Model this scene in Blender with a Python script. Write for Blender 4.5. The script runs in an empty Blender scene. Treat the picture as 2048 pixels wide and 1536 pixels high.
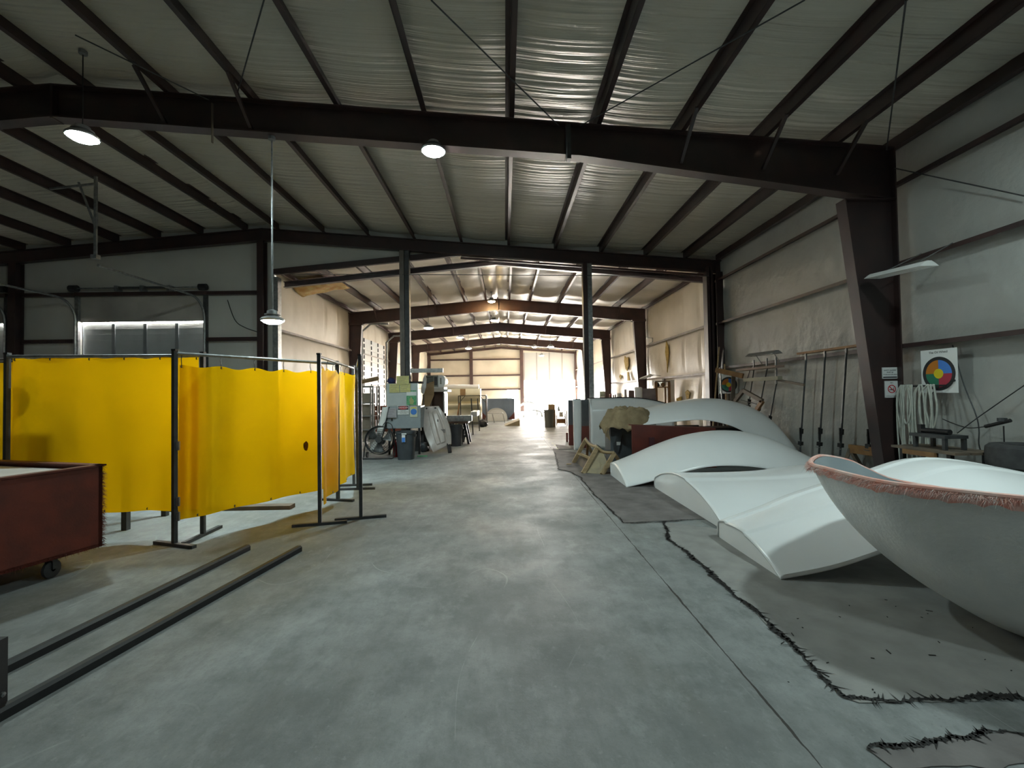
import bpy, bmesh, math, random
from mathutils import Matrix, Vector, Euler, noise
random.seed(7)
PI = math.pi
C = bpy.context.scene.collection
SC = bpy.context.scene

# ------------------------------------------------------------------ camera
F_PX, CAM_H = 900.0, 1.5
CAM_R = (Matrix.Rotation(-0.015897, 4, 'Z') @ Matrix.Rotation(PI/2+0.021972, 4, 'X') @ Matrix.Rotation(-0.0157, 4, 'Z'))
CAM_P = Vector((0, 0, CAM_H))
cd = bpy.data.cameras.new('camera'); cam = bpy.data.objects.new('camera', cd); C.objects.link(cam)
cam.matrix_world = Matrix.Translation(CAM_P) @ CAM_R
cd.sensor_width = 36.0; cd.lens = 36.0*F_PX/2048.0; cd.clip_start = 0.05; cd.clip_end = 300
SC.camera = cam
R3 = CAM_R.to_3x3()
def ray(x, y): return R3 @ Vector(((x-1024)/F_PX, (768-y)/F_PX, -1.0))
def A(x, y, Y):                       # survey point of the photo at depth Y
    d = ray(x, y); return CAM_P + d*(Y/d.y)
def AX(x, y, X):
    d = ray(x, y); return CAM_P + d*(X/d.x)
def G(x, y, z=0.0):                   # survey point of the photo on the level z
    d = ray(x, y); return CAM_P + d*((z-CAM_H)/d.z)

# ------------------------------------------------------------------ materials
MATS = {}
def mat(name, col, rough=0.6, metal=0.0, noise_amt=0.0, noise_scale=8.0, col2=None, bump=0.0, bump_scale=40.0, stretch=(1,1,1), spec=0.5, coords='Object', detail=5, edge=(0.35,0.65)):
    if name in MATS: return MATS[name]
    m = bpy.data.materials.new(name); m.use_nodes = True
    nt = m.node_tree; b = nt.nodes['Principled BSDF']
    b.inputs['Base Color'].default_value = (*col, 1); b.inputs['Roughness'].default_value = rough
    b.inputs['Metallic'].default_value = metal; b.inputs['Specular IOR Level'].default_value = spec
    tc = nt.nodes.new('ShaderNodeTexCoord'); mp = nt.nodes.new('ShaderNodeMapping'); mp.inputs['Scale'].default_value = stretch
    nt.links.new(tc.outputs[coords], mp.inputs[0])
    if col2 is not None or noise_amt:
        n = nt.nodes.new('ShaderNodeTexNoise'); n.inputs['Scale'].default_value = noise_scale; n.inputs['Detail'].default_value = detail
        nt.links.new(mp.outputs[0], n.inputs['Vector'])
        r = nt.nodes.new('ShaderNodeMapRange'); r.inputs[1].default_value = edge[0]; r.inputs[2].default_value = edge[1]
        nt.links.new(n.outputs['Fac'], r.inputs[0])
        mx = nt.nodes.new('ShaderNodeMix'); mx.data_type = 'RGBA'
        c2 = col2 if col2 is not None else tuple(max(0, c*(1-noise_amt)) for c in col)
        mx.inputs[6].default_value = (*col, 1); mx.inputs[7].default_value = (*c2, 1)
        nt.links.new(r.outputs[0], mx.inputs[0]); nt.links.new(mx.outputs[2], b.inputs['Base Color'])
    if bump:
        n2 = nt.nodes.new('ShaderNodeTexNoise'); n2.inputs['Scale'].default_value = bump_scale; n2.inputs['Detail'].default_value = 6
        nt.links.new(mp.outputs[0], n2.inputs['Vector'])
        bp = nt.nodes.new('ShaderNodeBump'); bp.inputs['Strength'].default_value = 1.0; bp.inputs['Distance'].default_value = bump
        nt.links.new(n2.outputs['Fac'], bp.inputs['Height']); nt.links.new(bp.outputs[0], b.inputs['Normal'])
    MATS[name] = m; return m
def emit(name, col, s):
    if name in MATS: return MATS[name]
    m = bpy.data.materials.new(name); m.use_nodes = True; b = m.node_tree.nodes['Principled BSDF']
    b.inputs['Base Color'].default_value = (0.8,0.8,0.8,1)
    b.inputs['Emission Color'].default_value = (*col,1); b.inputs['Emission Strength'].default_value = s
    MATS[name] = m; return m

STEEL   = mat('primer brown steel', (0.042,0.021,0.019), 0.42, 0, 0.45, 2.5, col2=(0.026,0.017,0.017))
STEEL_F = mat('paler brown steel', (0.075,0.036,0.030), 0.5, 0, 0.4, 3.0, col2=(0.05,0.028,0.026))
GALV    = mat('galvanised steel', (0.30,0.31,0.31), 0.42, 0.75, 0.35, 14)
DGREY   = mat('dark painted steel', (0.055,0.058,0.06), 0.5, 0.2, 0.4, 10)
BLACKM  = mat('black metal', (0.018,0.018,0.019), 0.5, 0.2, 0.3, 12)
GELCOAT = mat('white gelcoat', (0.86,0.87,0.87), 0.22, 0, 0.05, 1.5, col2=(0.82,0.83,0.83), spec=0.5)
RAWGLASS= mat('raw fibreglass', (0.78,0.79,0.785), 0.42, 0, 0.2, 3, col2=(0.66,0.68,0.68), bump=0.003, bump_scale=35)
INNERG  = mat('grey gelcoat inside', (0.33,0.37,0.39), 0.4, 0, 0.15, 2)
PINK    = mat('pink fibreglass fringe', (0.80,0.36,0.28), 0.6, 0, 0.4, 10, col2=(0.80,0.58,0.52))
REDFG   = mat('dark red fibreglass', (0.165,0.027,0.012), 0.55, 0, 0.35, 5, col2=(0.10,0.020,0.011), bump=0.002, bump_scale=60)
REDPRIM = mat('red primer', (0.15,0.028,0.018), 0.5, 0, 0.5, 3, col2=(0.09,0.02,0.014))
GREYPR  = mat('grey primer', (0.10,0.115,0.125), 0.55, 0, 0.3, 3)
WOOD    = mat('pale pine', (0.42,0.31,0.17), 0.65, 0, 0.3, 3, col2=(0.30,0.21,0.11), stretch=(1,1,8))
PLY     = mat('plywood', (0.33,0.27,0.16), 0.7, 0, 0.3, 5, col2=(0.25,0.21,0.14))
OLDWOOD = mat('weathered timber', (0.15,0.11,0.075), 0.75, 0, 0.4, 6, col2=(0.10,0.08,0.06))
ORWOOD  = mat('orange timber', (0.27,0.14,0.05), 0.7, 0, 0.4, 6, col2=(0.18,0.09,0.035))
CARDB   = mat('cardboard', (0.34,0.22,0.11), 0.8, 0, 0.2, 4)
BROWNW  = mat('dark brown laminate', (0.055,0.028,0.016), 0.45, 0, 0.3, 5)
PLASTG  = mat('dark grey plastic', (0.045,0.052,0.06), 0.45, 0, 0.2, 6)
WHITEP  = mat('white paint', (0.72,0.72,0.70), 0.4, 0, 0.08, 4)
CREAM   = mat('cream panel', (0.60,0.56,0.40), 0.5, 0, 0.1, 3)
BEIGE   = mat('beige fibreglass', (0.58,0.50,0.46), 0.28, 0, 0.3, 3, col2=(0.46,0.40,0.36))
BURLAP  = mat('burlap', (0.33,0.25,0.145), 0.9, 0, 0.4, 7, col2=(0.23,0.17,0.095), bump=0.004, bump_scale=90)
RUBBER  = mat('tyre rubber', (0.025,0.025,0.026), 0.75, 0, 0.4, 10, col2=(0.05,0.05,0.05))
ROPE    = mat('off white hose', (0.42,0.43,0.38), 0.6, 0, 0.2, 10)
PAPER   = mat('white paper', (0.70,0.71,0.70), 0.45)
YPAPER  = mat('yellow paper', (0.62,0.60,0.22), 0.7, 0, 0.2, 20, col2=(0.52,0.46,0.22))
INK     = mat('black ink', (0.02,0.02,0.022), 0.6)
REDINK  = mat('red ink', (0.50,0.03,0.04), 0.5)
BLUEINK = mat('blue ink', (0.05,0.20,0.60), 0.5)
GREENINK= mat('green ink', (0.03,0.27,0.10), 0.5, 0, 0.6, 25, col2=(0.15,0.40,0.2))
TEAL    = mat('green segment', (0.02,0.17,0.10), 0.5)
ORANGE  = mat('orange segment', (0.50,0.17,0.015), 0.5)
YELLOW  = mat('yellow segment', (0.65,0.52,0.01), 0.5)
CRIMSON = mat('crimson segment', (0.42,0.03,0.06), 0.5)
FOAM    = mat('yellow spray foam', (0.50,0.36,0.09), 0.9, 0, 0.4, 12, col2=(0.32,0.21,0.05), bump=0.02, bump_scale=20)
BLUEGREY= mat('blue grey hull paint', (0.16,0.20,0.26), 0.4, 0, 0.2, 2)
REDSTEEL= mat('red rack beam', (0.40,0.10,0.05), 0.5, 0, 0.2, 6)
MOP     = mat('mat residue', (0.12,0.108,0.104), 0.85, 0, 0.5, 4, col2=(0.19,0.175,0.168), bump=0.003, bump_scale=30)
MOP2    = mat('pale dust residue', (0.29,0.285,0.27), 0.85, 0, 0.5, 5, col2=(0.23,0.225,0.215), bump=0.002, bump_scale=40)
TAR     = mat('black residue', (0.022,0.02,0.019), 0.8, 0, 0.4, 30)
CLEARP  = mat('cloudy plastic', (0.40,0.39,0.42), 0.2)

def wall_material(name, c1, c2, stretch, bdist, bscale, rough=0.45):
    m = mat(name, c1, rough, 0, 0.1, 0.7, col2=c2, bump=bdist, bump_scale=bscale, spec=0.4)
    for n in m.node_tree.nodes:
        if n.type == 'TEX_NOISE' and n.inputs['Scale'].default_value == bscale:
            n.inputs['Detail'].default_value = 2.5
            mp = m.node_tree.nodes.new('ShaderNodeMapping'); mp.inputs['Scale'].default_value = stretch
            tc = [k for k in m.node_tree.nodes if k.type == 'TEX_COORD'][0]
            m.node_tree.links.new(tc.outputs['Object'], mp.inputs[0]); m.node_tree.links.new(mp.outputs[0], n.inputs['Vector'])
    return m
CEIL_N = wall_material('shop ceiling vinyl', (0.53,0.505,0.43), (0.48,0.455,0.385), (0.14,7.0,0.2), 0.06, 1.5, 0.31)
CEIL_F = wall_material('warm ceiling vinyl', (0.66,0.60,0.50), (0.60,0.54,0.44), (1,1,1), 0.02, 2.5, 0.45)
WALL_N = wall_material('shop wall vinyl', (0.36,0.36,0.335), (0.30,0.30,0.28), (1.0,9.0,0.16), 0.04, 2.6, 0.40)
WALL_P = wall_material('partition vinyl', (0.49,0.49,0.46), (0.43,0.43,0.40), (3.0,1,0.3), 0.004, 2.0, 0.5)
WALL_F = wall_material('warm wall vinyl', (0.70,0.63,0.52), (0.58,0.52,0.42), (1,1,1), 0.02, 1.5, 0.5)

def floor_material():
    m = bpy.data.materials.new('shop concrete'); m.use_nodes = True; nt = m.node_tree; L = nt.links.new
    b = nt.nodes['Principled BSDF']; tc = nt.nodes.new('ShaderNodeTexCoord')
    def nz(scale, detail=6, rough=0.6, st=(1,1,1), rot=0):
        mp = nt.nodes.new('ShaderNodeMapping'); mp.inputs['Scale'].default_value = st; mp.inputs['Rotation'].default_value = (0,0,rot)
        n = nt.nodes.new('ShaderNodeTexNoise'); n.inputs['Scale'].default_value = scale; n.inputs['Detail'].default_value = detail; n.inputs['Roughness'].default_value = rough
        L(tc.outputs['Object'], mp.inputs[0]); L(mp.outputs[0], n.inputs['Vector']); return n
    def rng(src, a, c, lo=0, hi=1):
        r = nt.nodes.new('ShaderNodeMapRange'); r.inputs[1].default_value = a; r.inputs[2].default_value = c; r.inputs[3].default_value = lo; r.inputs[4].default_value = hi
        L(src, r.inputs[0]); return r.outputs[0]
    def mix(fac, c1, c2):
        x = nt.nodes.new('ShaderNodeMix'); x.data_type = 'RGBA'; L(fac, x.inputs[0])
        for s, i in ((c1,6),(c2,7)):
            if isinstance(s, tuple): x.inputs[i].default_value = (*s,1)
            else: L(s, x.inputs[i])
        return x.outputs[2]
    base = mix(rng(nz(0.55).outputs['Fac'],0.38,0.62), (0.30,0.312,0.31), (0.185,0.193,0.188))
    base = mix(rng(nz(3.2,8,0.7).outputs['Fac'],0.42,0.72), base, (0.155,0.165,0.16))
    base = mix(rng(nz(1.3,6,0.6,(1,0.25,1)).outputs['Fac'],0.55,0.75,0,0.5), base, (0.17,0.158,0.13))
    base = mix(rng(nz(7.5,9,0.75,(1,0.45,1)).outputs['Fac'],0.46,0.66,0,0.55), base, (0.135,0.145,0.142))
    base = mix(rng(nz(5.0,8,0.72,(1,0.6,1),0.5).outputs['Fac'],0.54,0.70,0,0.5), base, (0.36,0.375,0.37))
    base = mix(rng(nz(28,4,0.6).outputs['Fac'],0.62,0.72,0,0.35), base, (0.36,0.37,0.36))
    base = mix(rng(nz(60,3,0.5).outputs['Fac'],0.60,0.75,0,0.5), base, (0.13,0.135,0.13))
    scr = nt.nodes.new('ShaderNodeMath'); scr.operation = 'SUBTRACT'; L(nz(0.9,1,0.3,(1,0.4,1),0.35).outputs['Fac'], scr.inputs[0]); scr.inputs[1].default_value = 0.5
    sab = nt.nodes.new('ShaderNodeMath'); sab.operation = 'ABSOLUTE'; L(scr.outputs[0], sab.inputs[0])
    slt = nt.nodes.new('ShaderNodeMath'); slt.operation = 'LESS_THAN'; L(sab.outputs[0], slt.inputs[0]); slt.inputs[1].default_value = 0.0011
    smk = nt.nodes.new('ShaderNodeMath'); smk.operation = 'MULTIPLY'; L(slt.outputs[0], smk.inputs[0]); L(rng(nz(1.7,3).outputs['Fac'],0.48,0.58,0,0.45), smk.inputs[1])
    base = mix(smk.outputs[0], base, (0.42,0.43,0.42))
    # saw-cut joint in the slab
    sx = nt.nodes.new('ShaderNodeSeparateXYZ'); L(tc.outputs['Object'], sx.inputs[0])
    def math_(op, a, c=None):
        n = nt.nodes.new('ShaderNodeMath'); n.operation = op
        for s, i in ((a,0),(c,1)):
            if s is None: continue
            if isinstance(s,(int,float)): n.inputs[i].default_value = s
            else: L(s, n.inputs[i])
        return n.outputs[0]
    wob = math_('MULTIPLY', math_('SUBTRACT', nz(9,2).outputs['Fac'], 0.5), 0.02)
    d = math_('ABSOLUTE', math_('ADD', math_('SUBTRACT', sx.outputs[0], 1.235), wob))
    wid = rng(nz(2.2,2).outputs['Fac'],0.35,0.65,0.002,0.0085)
    line = math_('LESS_THAN', d, wid)
    base = mix(line, base, (0.035,0.032,0.028))
    # faded yellow aisle stripe further down
    d2 = math_('LESS_THAN', math_('ABSOLUTE', math_('SUBTRACT', sx.outputs[0], 1.42)), 0.045)
    far = math_('GREATER_THAN', sx.outputs[1], 10.0)
    worn = rng(nz(1.6,5).outputs['Fac'],0.50,0.60,0,0.5)
    base = mix(math_('MULTIPLY', math_('MULTIPLY', d2, far), worn), base, (0.55,0.50,0.22))
    L(base, b.inputs['Base Color'])
    L(rng(nz(1.1,5).outputs['Fac'],0.3,0.7,0.50,0.78), b.inputs['Roughness'])
    bp = nt.nodes.new('ShaderNodeBump'); bp.inputs['Distance'].default_value = 0.002; bp.inputs['Strength'].default_value = 0.6
    L(nz(25,6,0.7).outputs['Fac'], bp.inputs['Height']); L(bp.outputs[0], b.inputs['Normal'])
    return m
FLOOR = floor_material()

def curtain_material():
    m = bpy.data.materials.new('amber welding vinyl'); m.use_nodes = True; nt = m.node_tree; L = nt.links.new
    out = nt.nodes['Material Output']; b = nt.nodes['Principled BSDF']
    b.inputs['Base Color'].default_value = (0.74,0.44,0.002,1); b.inputs['Roughness'].default_value = 0.55; b.inputs['Specular IOR Level'].default_value = 0.02
    tl = nt.nodes.new('ShaderNodeBsdfTranslucent'); tl.inputs[0].default_value = (0.80,0.42,0.002,1)
    tp = nt.nodes.new('ShaderNodeBsdfTransparent'); tp.inputs[0].default_value = (0.95,0.52,0.01,1)
    n = nt.nodes.new('ShaderNodeTexNoise'); n.inputs['Scale'].default_value = 1.6; n.inputs['Detail'].default_value = 5
    tc = nt.nodes.new('ShaderNodeTexCoord'); L(tc.outputs['Object'], n.inputs['Vector'])
    r = nt.nodes.new('ShaderNodeMapRange'); r.inputs[1].default_value = 0.4; r.inputs[2].default_value = 0.7; L(n.outputs['Fac'], r.inputs[0])
    cm = nt.nodes.new('ShaderNodeMix'); cm.data_type = 'RGBA'; cm.inputs[6].default_value = (0.78,0.46,0.002,1); cm.inputs[7].default_value = (0.66,0.38,0.012,1)
    L(r.outputs[0], cm.inputs[0]); L(cm.outputs[2], b.inputs['Base Color'])
    m1 = nt.nodes.new('ShaderNodeMixShader'); m1.inputs[0].default_value = 0.5; L(b.outputs[0], m1.inputs[1]); L(tl.outputs[0], m1.inputs[2])
    m2 = nt.nodes.new('ShaderNodeMixShader'); m2.inputs[0].default_value = 0.15; L(m1.outputs[0], m2.inputs[1]); L(tp.outputs[0], m2.inputs[2])
    L(m2.outputs[0], out.inputs[0]); return m
AMBER = curtain_material()
def translucent(name, col, f):
    m = mat(name, col, 0.5); nt = m.node_tree; out = nt.nodes['Material Output']; b = nt.nodes['Principled BSDF']
    tl = nt.nodes.new('ShaderNodeBsdfTranslucent'); tl.inputs[0].default_value = (*col,1)
    ms = nt.nodes.new('ShaderNodeMixShader'); ms.inputs[0].default_value = f
    nt.links.new(b.outputs[0], ms.inputs[1]); nt.links.new(tl.outputs[0], ms.inputs[2]); nt.links.new(ms.outputs[0], out.inputs[0]); return m

# ------------------------------------------------------------------ mesh builder
class MB:
    def __init__(s): s.v = []; s.f = []
    def add(s, vs, fs):
        o = len(s.v); s.v += [Vector(v) for v in vs]; s.f += [tuple(i+o for i in f) for f in fs]; return s
    def box(s, c, d, rot=None):
        c = Vector(c); vs = []
        for x in (-1,1):
            for y in (-1,1):
                for z in (-1,1):
                    p = Vector((x*d[0]/2, y*d[1]/2, z*d[2]/2))
                    if rot is not None: p = rot @ p
                    vs.append(c+p)
        return s.add(vs, [(0,1,3,2),(4,6,7,5),(0,4,5,1),(2,3,7,6),(0,2,6,4),(1,5,7,3)])
    def b2(s, lo, hi): return s.box([(a+b)/2 for a,b in zip(lo,hi)], [abs(b-a) for a,b in zip(lo,hi)])
    def bar(s, p0, p1, w, h, up=(0,0,1)):      # rectangular bar: w across, h along 'up'
        p0, p1 = Vector(p0), Vector(p1); d = (p1-p0).normalized(); u = Vector(up)
        x = d.cross(u)
        if x.length < 1e-4: x = d.cross(Vector((1,0,0)))
        x.normalize(); u = x.cross(d).normalized(); vs = []
        for p in (p0, p1):
            for a, b in ((-1,-1),(1,-1),(1,1),(-1,1)): vs.append(p + x*(a*w/2) + u*(b*h/2))
        return s.add(vs, [(0,3,2,1),(4,5,6,7),(0,1,5,4),(1,2,6,5),(2,3,7,6),(3,0,4,7)])
    def tube(s, pts, r, n=8, cap=True, closed=False):
        pts = [Vector(p) for p in pts]; m = len(pts); rs = r if isinstance(r,(list,tuple)) else [r]*m
        t0 = (pts[1]-pts[0]).normalized(); u = t0.orthogonal().normalized(); vs = []
        for i, p in enumerate(pts):
            if closed: t = (pts[(i+1)%m]-pts[i-1]).normalized()
            else: t = (pts[min(i+1,m-1)]-pts[max(i-1,0)]).normalized()
            u = (u - t*u.dot(t)).normalized(); w = t.cross(u)
            for k in range(n):
                a = 2*PI*k/n; vs.append(p + (u*math.cos(a)+w*math.sin(a))*rs[i])
        fs = []
        for i in range(m if closed else m-1):
            j = (i+1)%m
            for k in range(n): fs.append((i*n+k, i*n+(k+1)%n, j*n+(k+1)%n, j*n+k))
        if cap and not closed: fs += [tuple(range(n-1,-1,-1)), tuple((m-1)*n+k for k in range(n))]
        return s.add(vs, fs)
    def cyl(s, p0, p1, r0, r1=None, n=16):
        return s.tube([p0,p1],[r0, r0 if r1 is None else r1], n)
    def lathe(s, prof, c=(0,0,0), n=24, axis='Z', cap=False):
        c = Vector(c); vs = []
        for r, h in prof:
            for k in range(n):
                a = 2*PI*k/n; x, y = r*math.cos(a), r*math.sin(a)
                vs.append(c + (Vector((x,y,h)) if axis=='Z' else Vector((h,x,y)) if axis=='X' else Vector((y,h,x))))
        fs = []
        for i in range(len(prof)-1):
            for k in range(n): fs.append((i*n+k, i*n+(k+1)%n, (i+1)*n+(k+1)%n, (i+1)*n+k))
        if cap: fs += [tuple(range(n-1,-1,-1)), tuple((len(prof)-1)*n+k for k in range(n))]
        return s.add(vs, fs)
    def prism(s, poly, off):                    # 3-D polygon extruded by the vector off
        poly = [Vector(p) for p in poly]; n = len(poly); off = Vector(off)
        return s.add(poly + [p+off for p in poly], [tuple(range(n-1,-1,-1)), tuple(range(n,2*n))] + [(i,(i+1)%n,(i+1)%n+n,i+n) for i in range(n)])
    def grid(s, fn, nu, nv, closed_u=False):
        vs = [fn(i/nu, j/nv) for i in range(nu+1) for j in range(nv+1)]
        return s.add(vs, [(i*(nv+1)+j, (i+1)*(nv+1)+j, (i+1)*(nv+1)+j+1, i*(nv+1)+j+1) for i in range(nu) for j in range(nv)])
ROOT = {}
def build(name, mb, m, parent=None, smooth=False, bevel=0, solid=0, local=False, autosmooth=None, off=0):
    me = bpy.data.meshes.new(name); me.from_pydata([tuple(v) for v in mb.v], [], mb.f); me.update()
    bm = bmesh.new(); bm.from_mesh(me); bmesh.ops.recalc_face_normals(bm, faces=bm.faces)
    if bevel: bmesh.ops.bevel(bm, geom=[e for e in bm.edges if len(e.link_faces)==2 and e.calc_face_angle(0)>0.6], offset=bevel, segments=2, affect='EDGES', profile=0.6, clamp_overlap=True)
    bm.to_mesh(me); bm.free()
    if isinstance(m, (list, tuple)):
        for k in m: me.materials.append(k)
    else: me.materials.append(m)
    o = bpy.data.objects.new(name, me); C.objects.link(o)
    if smooth:
        for p in me.polygons: p.use_smooth = True
        if smooth != 'all': me.set_sharp_from_angle(angle=math.radians(40))
    if parent is not None:
        o.parent = parent
        r = parent
        while r.parent is not None: r = r.parent
        if not local: me.transform(ROOT[r.name].inverted())
    else:
        lo = [min(v[i] for v in mb.v) for i in range(3)]; hi = [max(v[i] for v in mb.v) for i in range(3)]
        if not local:
            M = Matrix.Translation(((lo[0]+hi[0])/2,(lo[1]+hi[1])/2,lo[2])); me.transform(M.inverted()); o.location = M.translation
            ROOT[o.name] = M
        else: ROOT[o.name] = Matrix.Identity(4)
    if solid:
        sm = o.modifiers.new('thickness','SOLIDIFY'); sm.thickness = solid; sm.offset = off
    return o
def thing(name, label, cat, loc=(0,0,0), rotz=0, group=None):
    o = bpy.data.objects.new(name, None); C.objects.link(o); o.empty_display_size = 0.2
    o.location = loc; o.rotation_euler = (0,0,rotz); o['label'] = label; o['category'] = cat
    if group: o['group'] = group
    ROOT[o.name] = Matrix.Translation(Vector(loc)) @ Matrix.Rotation(rotz,4,'Z'); return o
def tag(o, label, cat, group=None, kind=None):
    o['label'] = label; o['category'] = cat
    if group: o['group'] = group
    if kind: o['kind'] = kind
    return o
def struct(name, mb, m, label, cat, parent=None, group=None, **k):
    o = build(name, mb, m, parent, **k); return tag(o, label, cat, group, 'structure')
def dup(root, loc, rotz=None, label=None, group=None):
    r = root.copy(); C.objects.link(r); r.location = loc
    if rotz is not None: r.rotation_euler = (0,0,rotz)
    if label: r['label'] = label
    if group: r['group'] = group
    for ch in list(root.children):
        c = ch.copy(); C.objects.link(c); c.parent = r
        for g in list(ch.children):
            d = g.copy(); C.objects.link(d); d.parent = c
    ROOT[r.name] = Matrix.Translation(Vector(loc)) @ Matrix.Rotation(r.rotation_euler.z,4,'Z'); return r
def text(body, size, m, parent, loc, rot, name='lettering', align='CENTER', ext=0.0004):
    cu = bpy.data.curves.new(name,'FONT'); cu.body = body; cu.size = size; cu.align_x = align; cu.align_y = 'CENTER'; cu.extrude = ext
    cu.materials.append(m); o = bpy.data.objects.new(name, cu); C.objects.link(o)
    W = Matrix.Translation(Vector(loc)) @ Euler(rot).to_matrix().to_4x4()
    me = bpy.data.meshes.new_from_object(o.evaluated_get(bpy.context.evaluated_depsgraph_get())); me.name = name
    bpy.data.objects.remove(o); bpy.data.curves.remove(cu)
    r = parent
    while r.parent is not None: r = r.parent
    me.transform(ROOT[r.name].inverted() @ W); o = bpy.data.objects.new(name, me); C.objects.link(o); o.parent = parent; return o
def catmull(pts, n):
    pts = [Vector(p) for p in pts]; out = []; m = len(pts)-1
    for i in range(n+1):
        t = i/n*m; k = min(int(t), m-1); f = t-k
        p0, p1, p2, p3 = pts[max(k-1,0)], pts[k], pts[k+1], pts[min(k+2,m)]
        out.append(0.5*((2*p1)+(p2-p0)*f+(2*p0-5*p1+4*p2-p3)*f*f+(3*p1-p0-3*p2+p3)*f**3))
    return out
ORD = ['first','second','third','fourth','fifth','sixth','seventh','eighth','ninth','tenth','eleventh','twelfth','thirteenth','fourteenth']
# ================================================================== SETTING
XR, XL, YB, YP, YE = 6.22, -19.6, -7.0, 12.8, 38.3        # right wall, left wall, rear wall, partition, end wall
RX = -6.7                                                   # ridge of the front shop
SL = 0.0817
def roofN(x): return 5.40 + ((XR-x) if x > RX else (XR-RX) - (RX-x))*SL if x > RX else 5.40+(XR-RX)*SL-(RX-x)*SL
FX, FXL, FXR = -0.25, -6.62, 6.22
def roofF(x): return 5.77 - abs(x-FX)*0.0825

struct('floor', MB().b2((-21,-8,-0.2),(8,YE+0.15,0)), FLOOR, 'worn grey concrete slab running through both shops', 'floor', local=True)
struct('ground', MB().b2((-60,YE+0.15,-0.25),(60,110,-0.02)), mat('sunlit apron',(0.55,0.53,0.49),0.8), 'sunlit concrete apron outside the far roller door', 'ground', local=True)
struct('ground', MB().b2((-60,YP+0.25,-0.25),(-21.0,YE+0.15,-0.02)), MATS['sunlit apron'], 'sunlit yard beyond the shut roller doors', 'ground', local=True)

# purlin lines
PN = [-6.32,-5.04,-3.79,-2.51,-1.19,0.135,1.46,2.75,4.02,5.16]
PNL = [-7.19,-8.43,-9.61,-10.77,-12.1,-13.35,-14.6,-15.9,-17.2,-18.5]
PF_R = [0.22,1.10,2.36,3.70,4.86]; PF_L = [-0.72,-1.62,-2.86,-4.20,-5.36]

# ceilings: glossy vinyl faced insulation sagging between the purlins
def ceil_grid(x0, x1, y0, y1, roof, lines, sag, seam, nx, ny, cross):
    ln = sorted([x0]+[p for p in lines if x0 < p < x1]+[x1])
    def fn(u, v):
        x = x0+(x1-x0)*u; y = y0+(y1-y0)*v
        k = max(i for i in range(len(ln)) if ln[i] <= x+1e-6); k = min(k, len(ln)-2)
        t = (x-ln[k])/(ln[k+1]-ln[k]); b = 4*t*(1-t)
        s = sag*b*(1+seam*math.sin(2*PI*(y+0.35*math.sin(k*2.1))/1.55+k*1.7)+0.35*noise.noise(Vector((k*3.1,y*0.9,1))))
        s += cross*b*noise.noise(Vector((x*0.5,y*5.5+k*7,2)))
        return (x, y, roof(x)-max(s,0)-0.004)
    return MB().grid(fn, nx, ny)
cl = struct('ceiling', ceil_grid(RX, XR+0.05, YB, YP, roofN, PN, 0.035, 0.15, 80, 260, 0.022), CEIL_N, 'wrinkled off white vinyl insulation on the right slope of the front shop roof', 'ceiling', smooth='all', local=True)
struct('ceiling', ceil_grid(XL, RX, YB, YP, roofN, PNL, 0.035, 0.15, 70, 200, 0.015), CEIL_N, 'dim vinyl insulation on the left slope of the front shop roof', 'ceiling', smooth='all', local=True)
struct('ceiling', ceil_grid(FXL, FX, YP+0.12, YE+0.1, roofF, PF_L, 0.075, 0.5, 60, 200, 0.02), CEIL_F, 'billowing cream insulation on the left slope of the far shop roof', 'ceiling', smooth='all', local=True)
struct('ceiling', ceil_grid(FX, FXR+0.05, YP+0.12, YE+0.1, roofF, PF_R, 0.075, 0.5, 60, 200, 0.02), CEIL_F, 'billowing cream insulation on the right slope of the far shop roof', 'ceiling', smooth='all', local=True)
struct('roof', MB().prism([(XL-.4,YB-.3,roofN(XL)+.1),(RX,YB-.3,roofN(RX)+.1),(XR+.4,YB-.3,roofN(XR)+.1),(XR+.4,YB-.3,roofN(XR)+.16),(RX,YB-.3,roofN(RX)+.16),(XL-.4,YB-.3,roofN(XL)+.16)],(0,YP-YB+.4,0)), GALV, 'sheet roof over the front shop', 'roof', local=True)
struct('roof', MB().prism([(FXL-.3,YP+.15,roofF(FXL)+.1),(FX,YP+.15,roofF(FX)+.1),(FXR+.4,YP+.15,roofF(FXR)+.1),(FXR+.4,YP+.15,roofF(FXR)+.16),(FX,YP+.15,roofF(FX)+.16),(FXL-.3,YP+.15,roofF(FXL)+.16)],(0,YE-YP+.5,0)), GALV, 'sheet roof over the far shop', 'roof', local=True)

# walls
def wall_grid(fixed, axis, a0, a1, z0, ztop, bulge, girts, na, nz, sgn, seam=0, ends=()):
    zs = sorted([z0]+list(girts)+[ztop])
    def fn(u, v):
        a = a0+(a1-a0)*u; z = z0+(ztop-z0)*v
        k = min(max(i for i in range(len(zs)) if zs[i] <= z+1e-6), len(zs)-2)
        t = (z-zs[k])/(zs[k+1]-zs[k]); b = 4*t*(1-t)
        d = bulge*b*(1+0.5*noise.noise(Vector((a*0.8,k*5,0)))) + 0.012*noise.noise(Vector((a*2.2,z*0.25,4)))*b
        if seam: d -= seam*b*max(0,1-abs(((a+0.4)%1.25)-0.625)*18)
        d *= sgn
        return (fixed+d, a, z) if axis == 'Y' else (a, fixed+d, z)
    return MB().grid(fn, na, nz)
GZ_N = [2.16,3.42,4.64]; GZ_F = [2.05,3.47]
struct('wall_right', wall_grid(XR,'Y',YB,YP,0,5.42,0.03,GZ_N,220,60,-1), WALL_N, 'grey vinyl faced wall with fine upright wrinkles beside the white shells', 'wall', smooth='all', solid=0.04, local=True)
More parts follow.
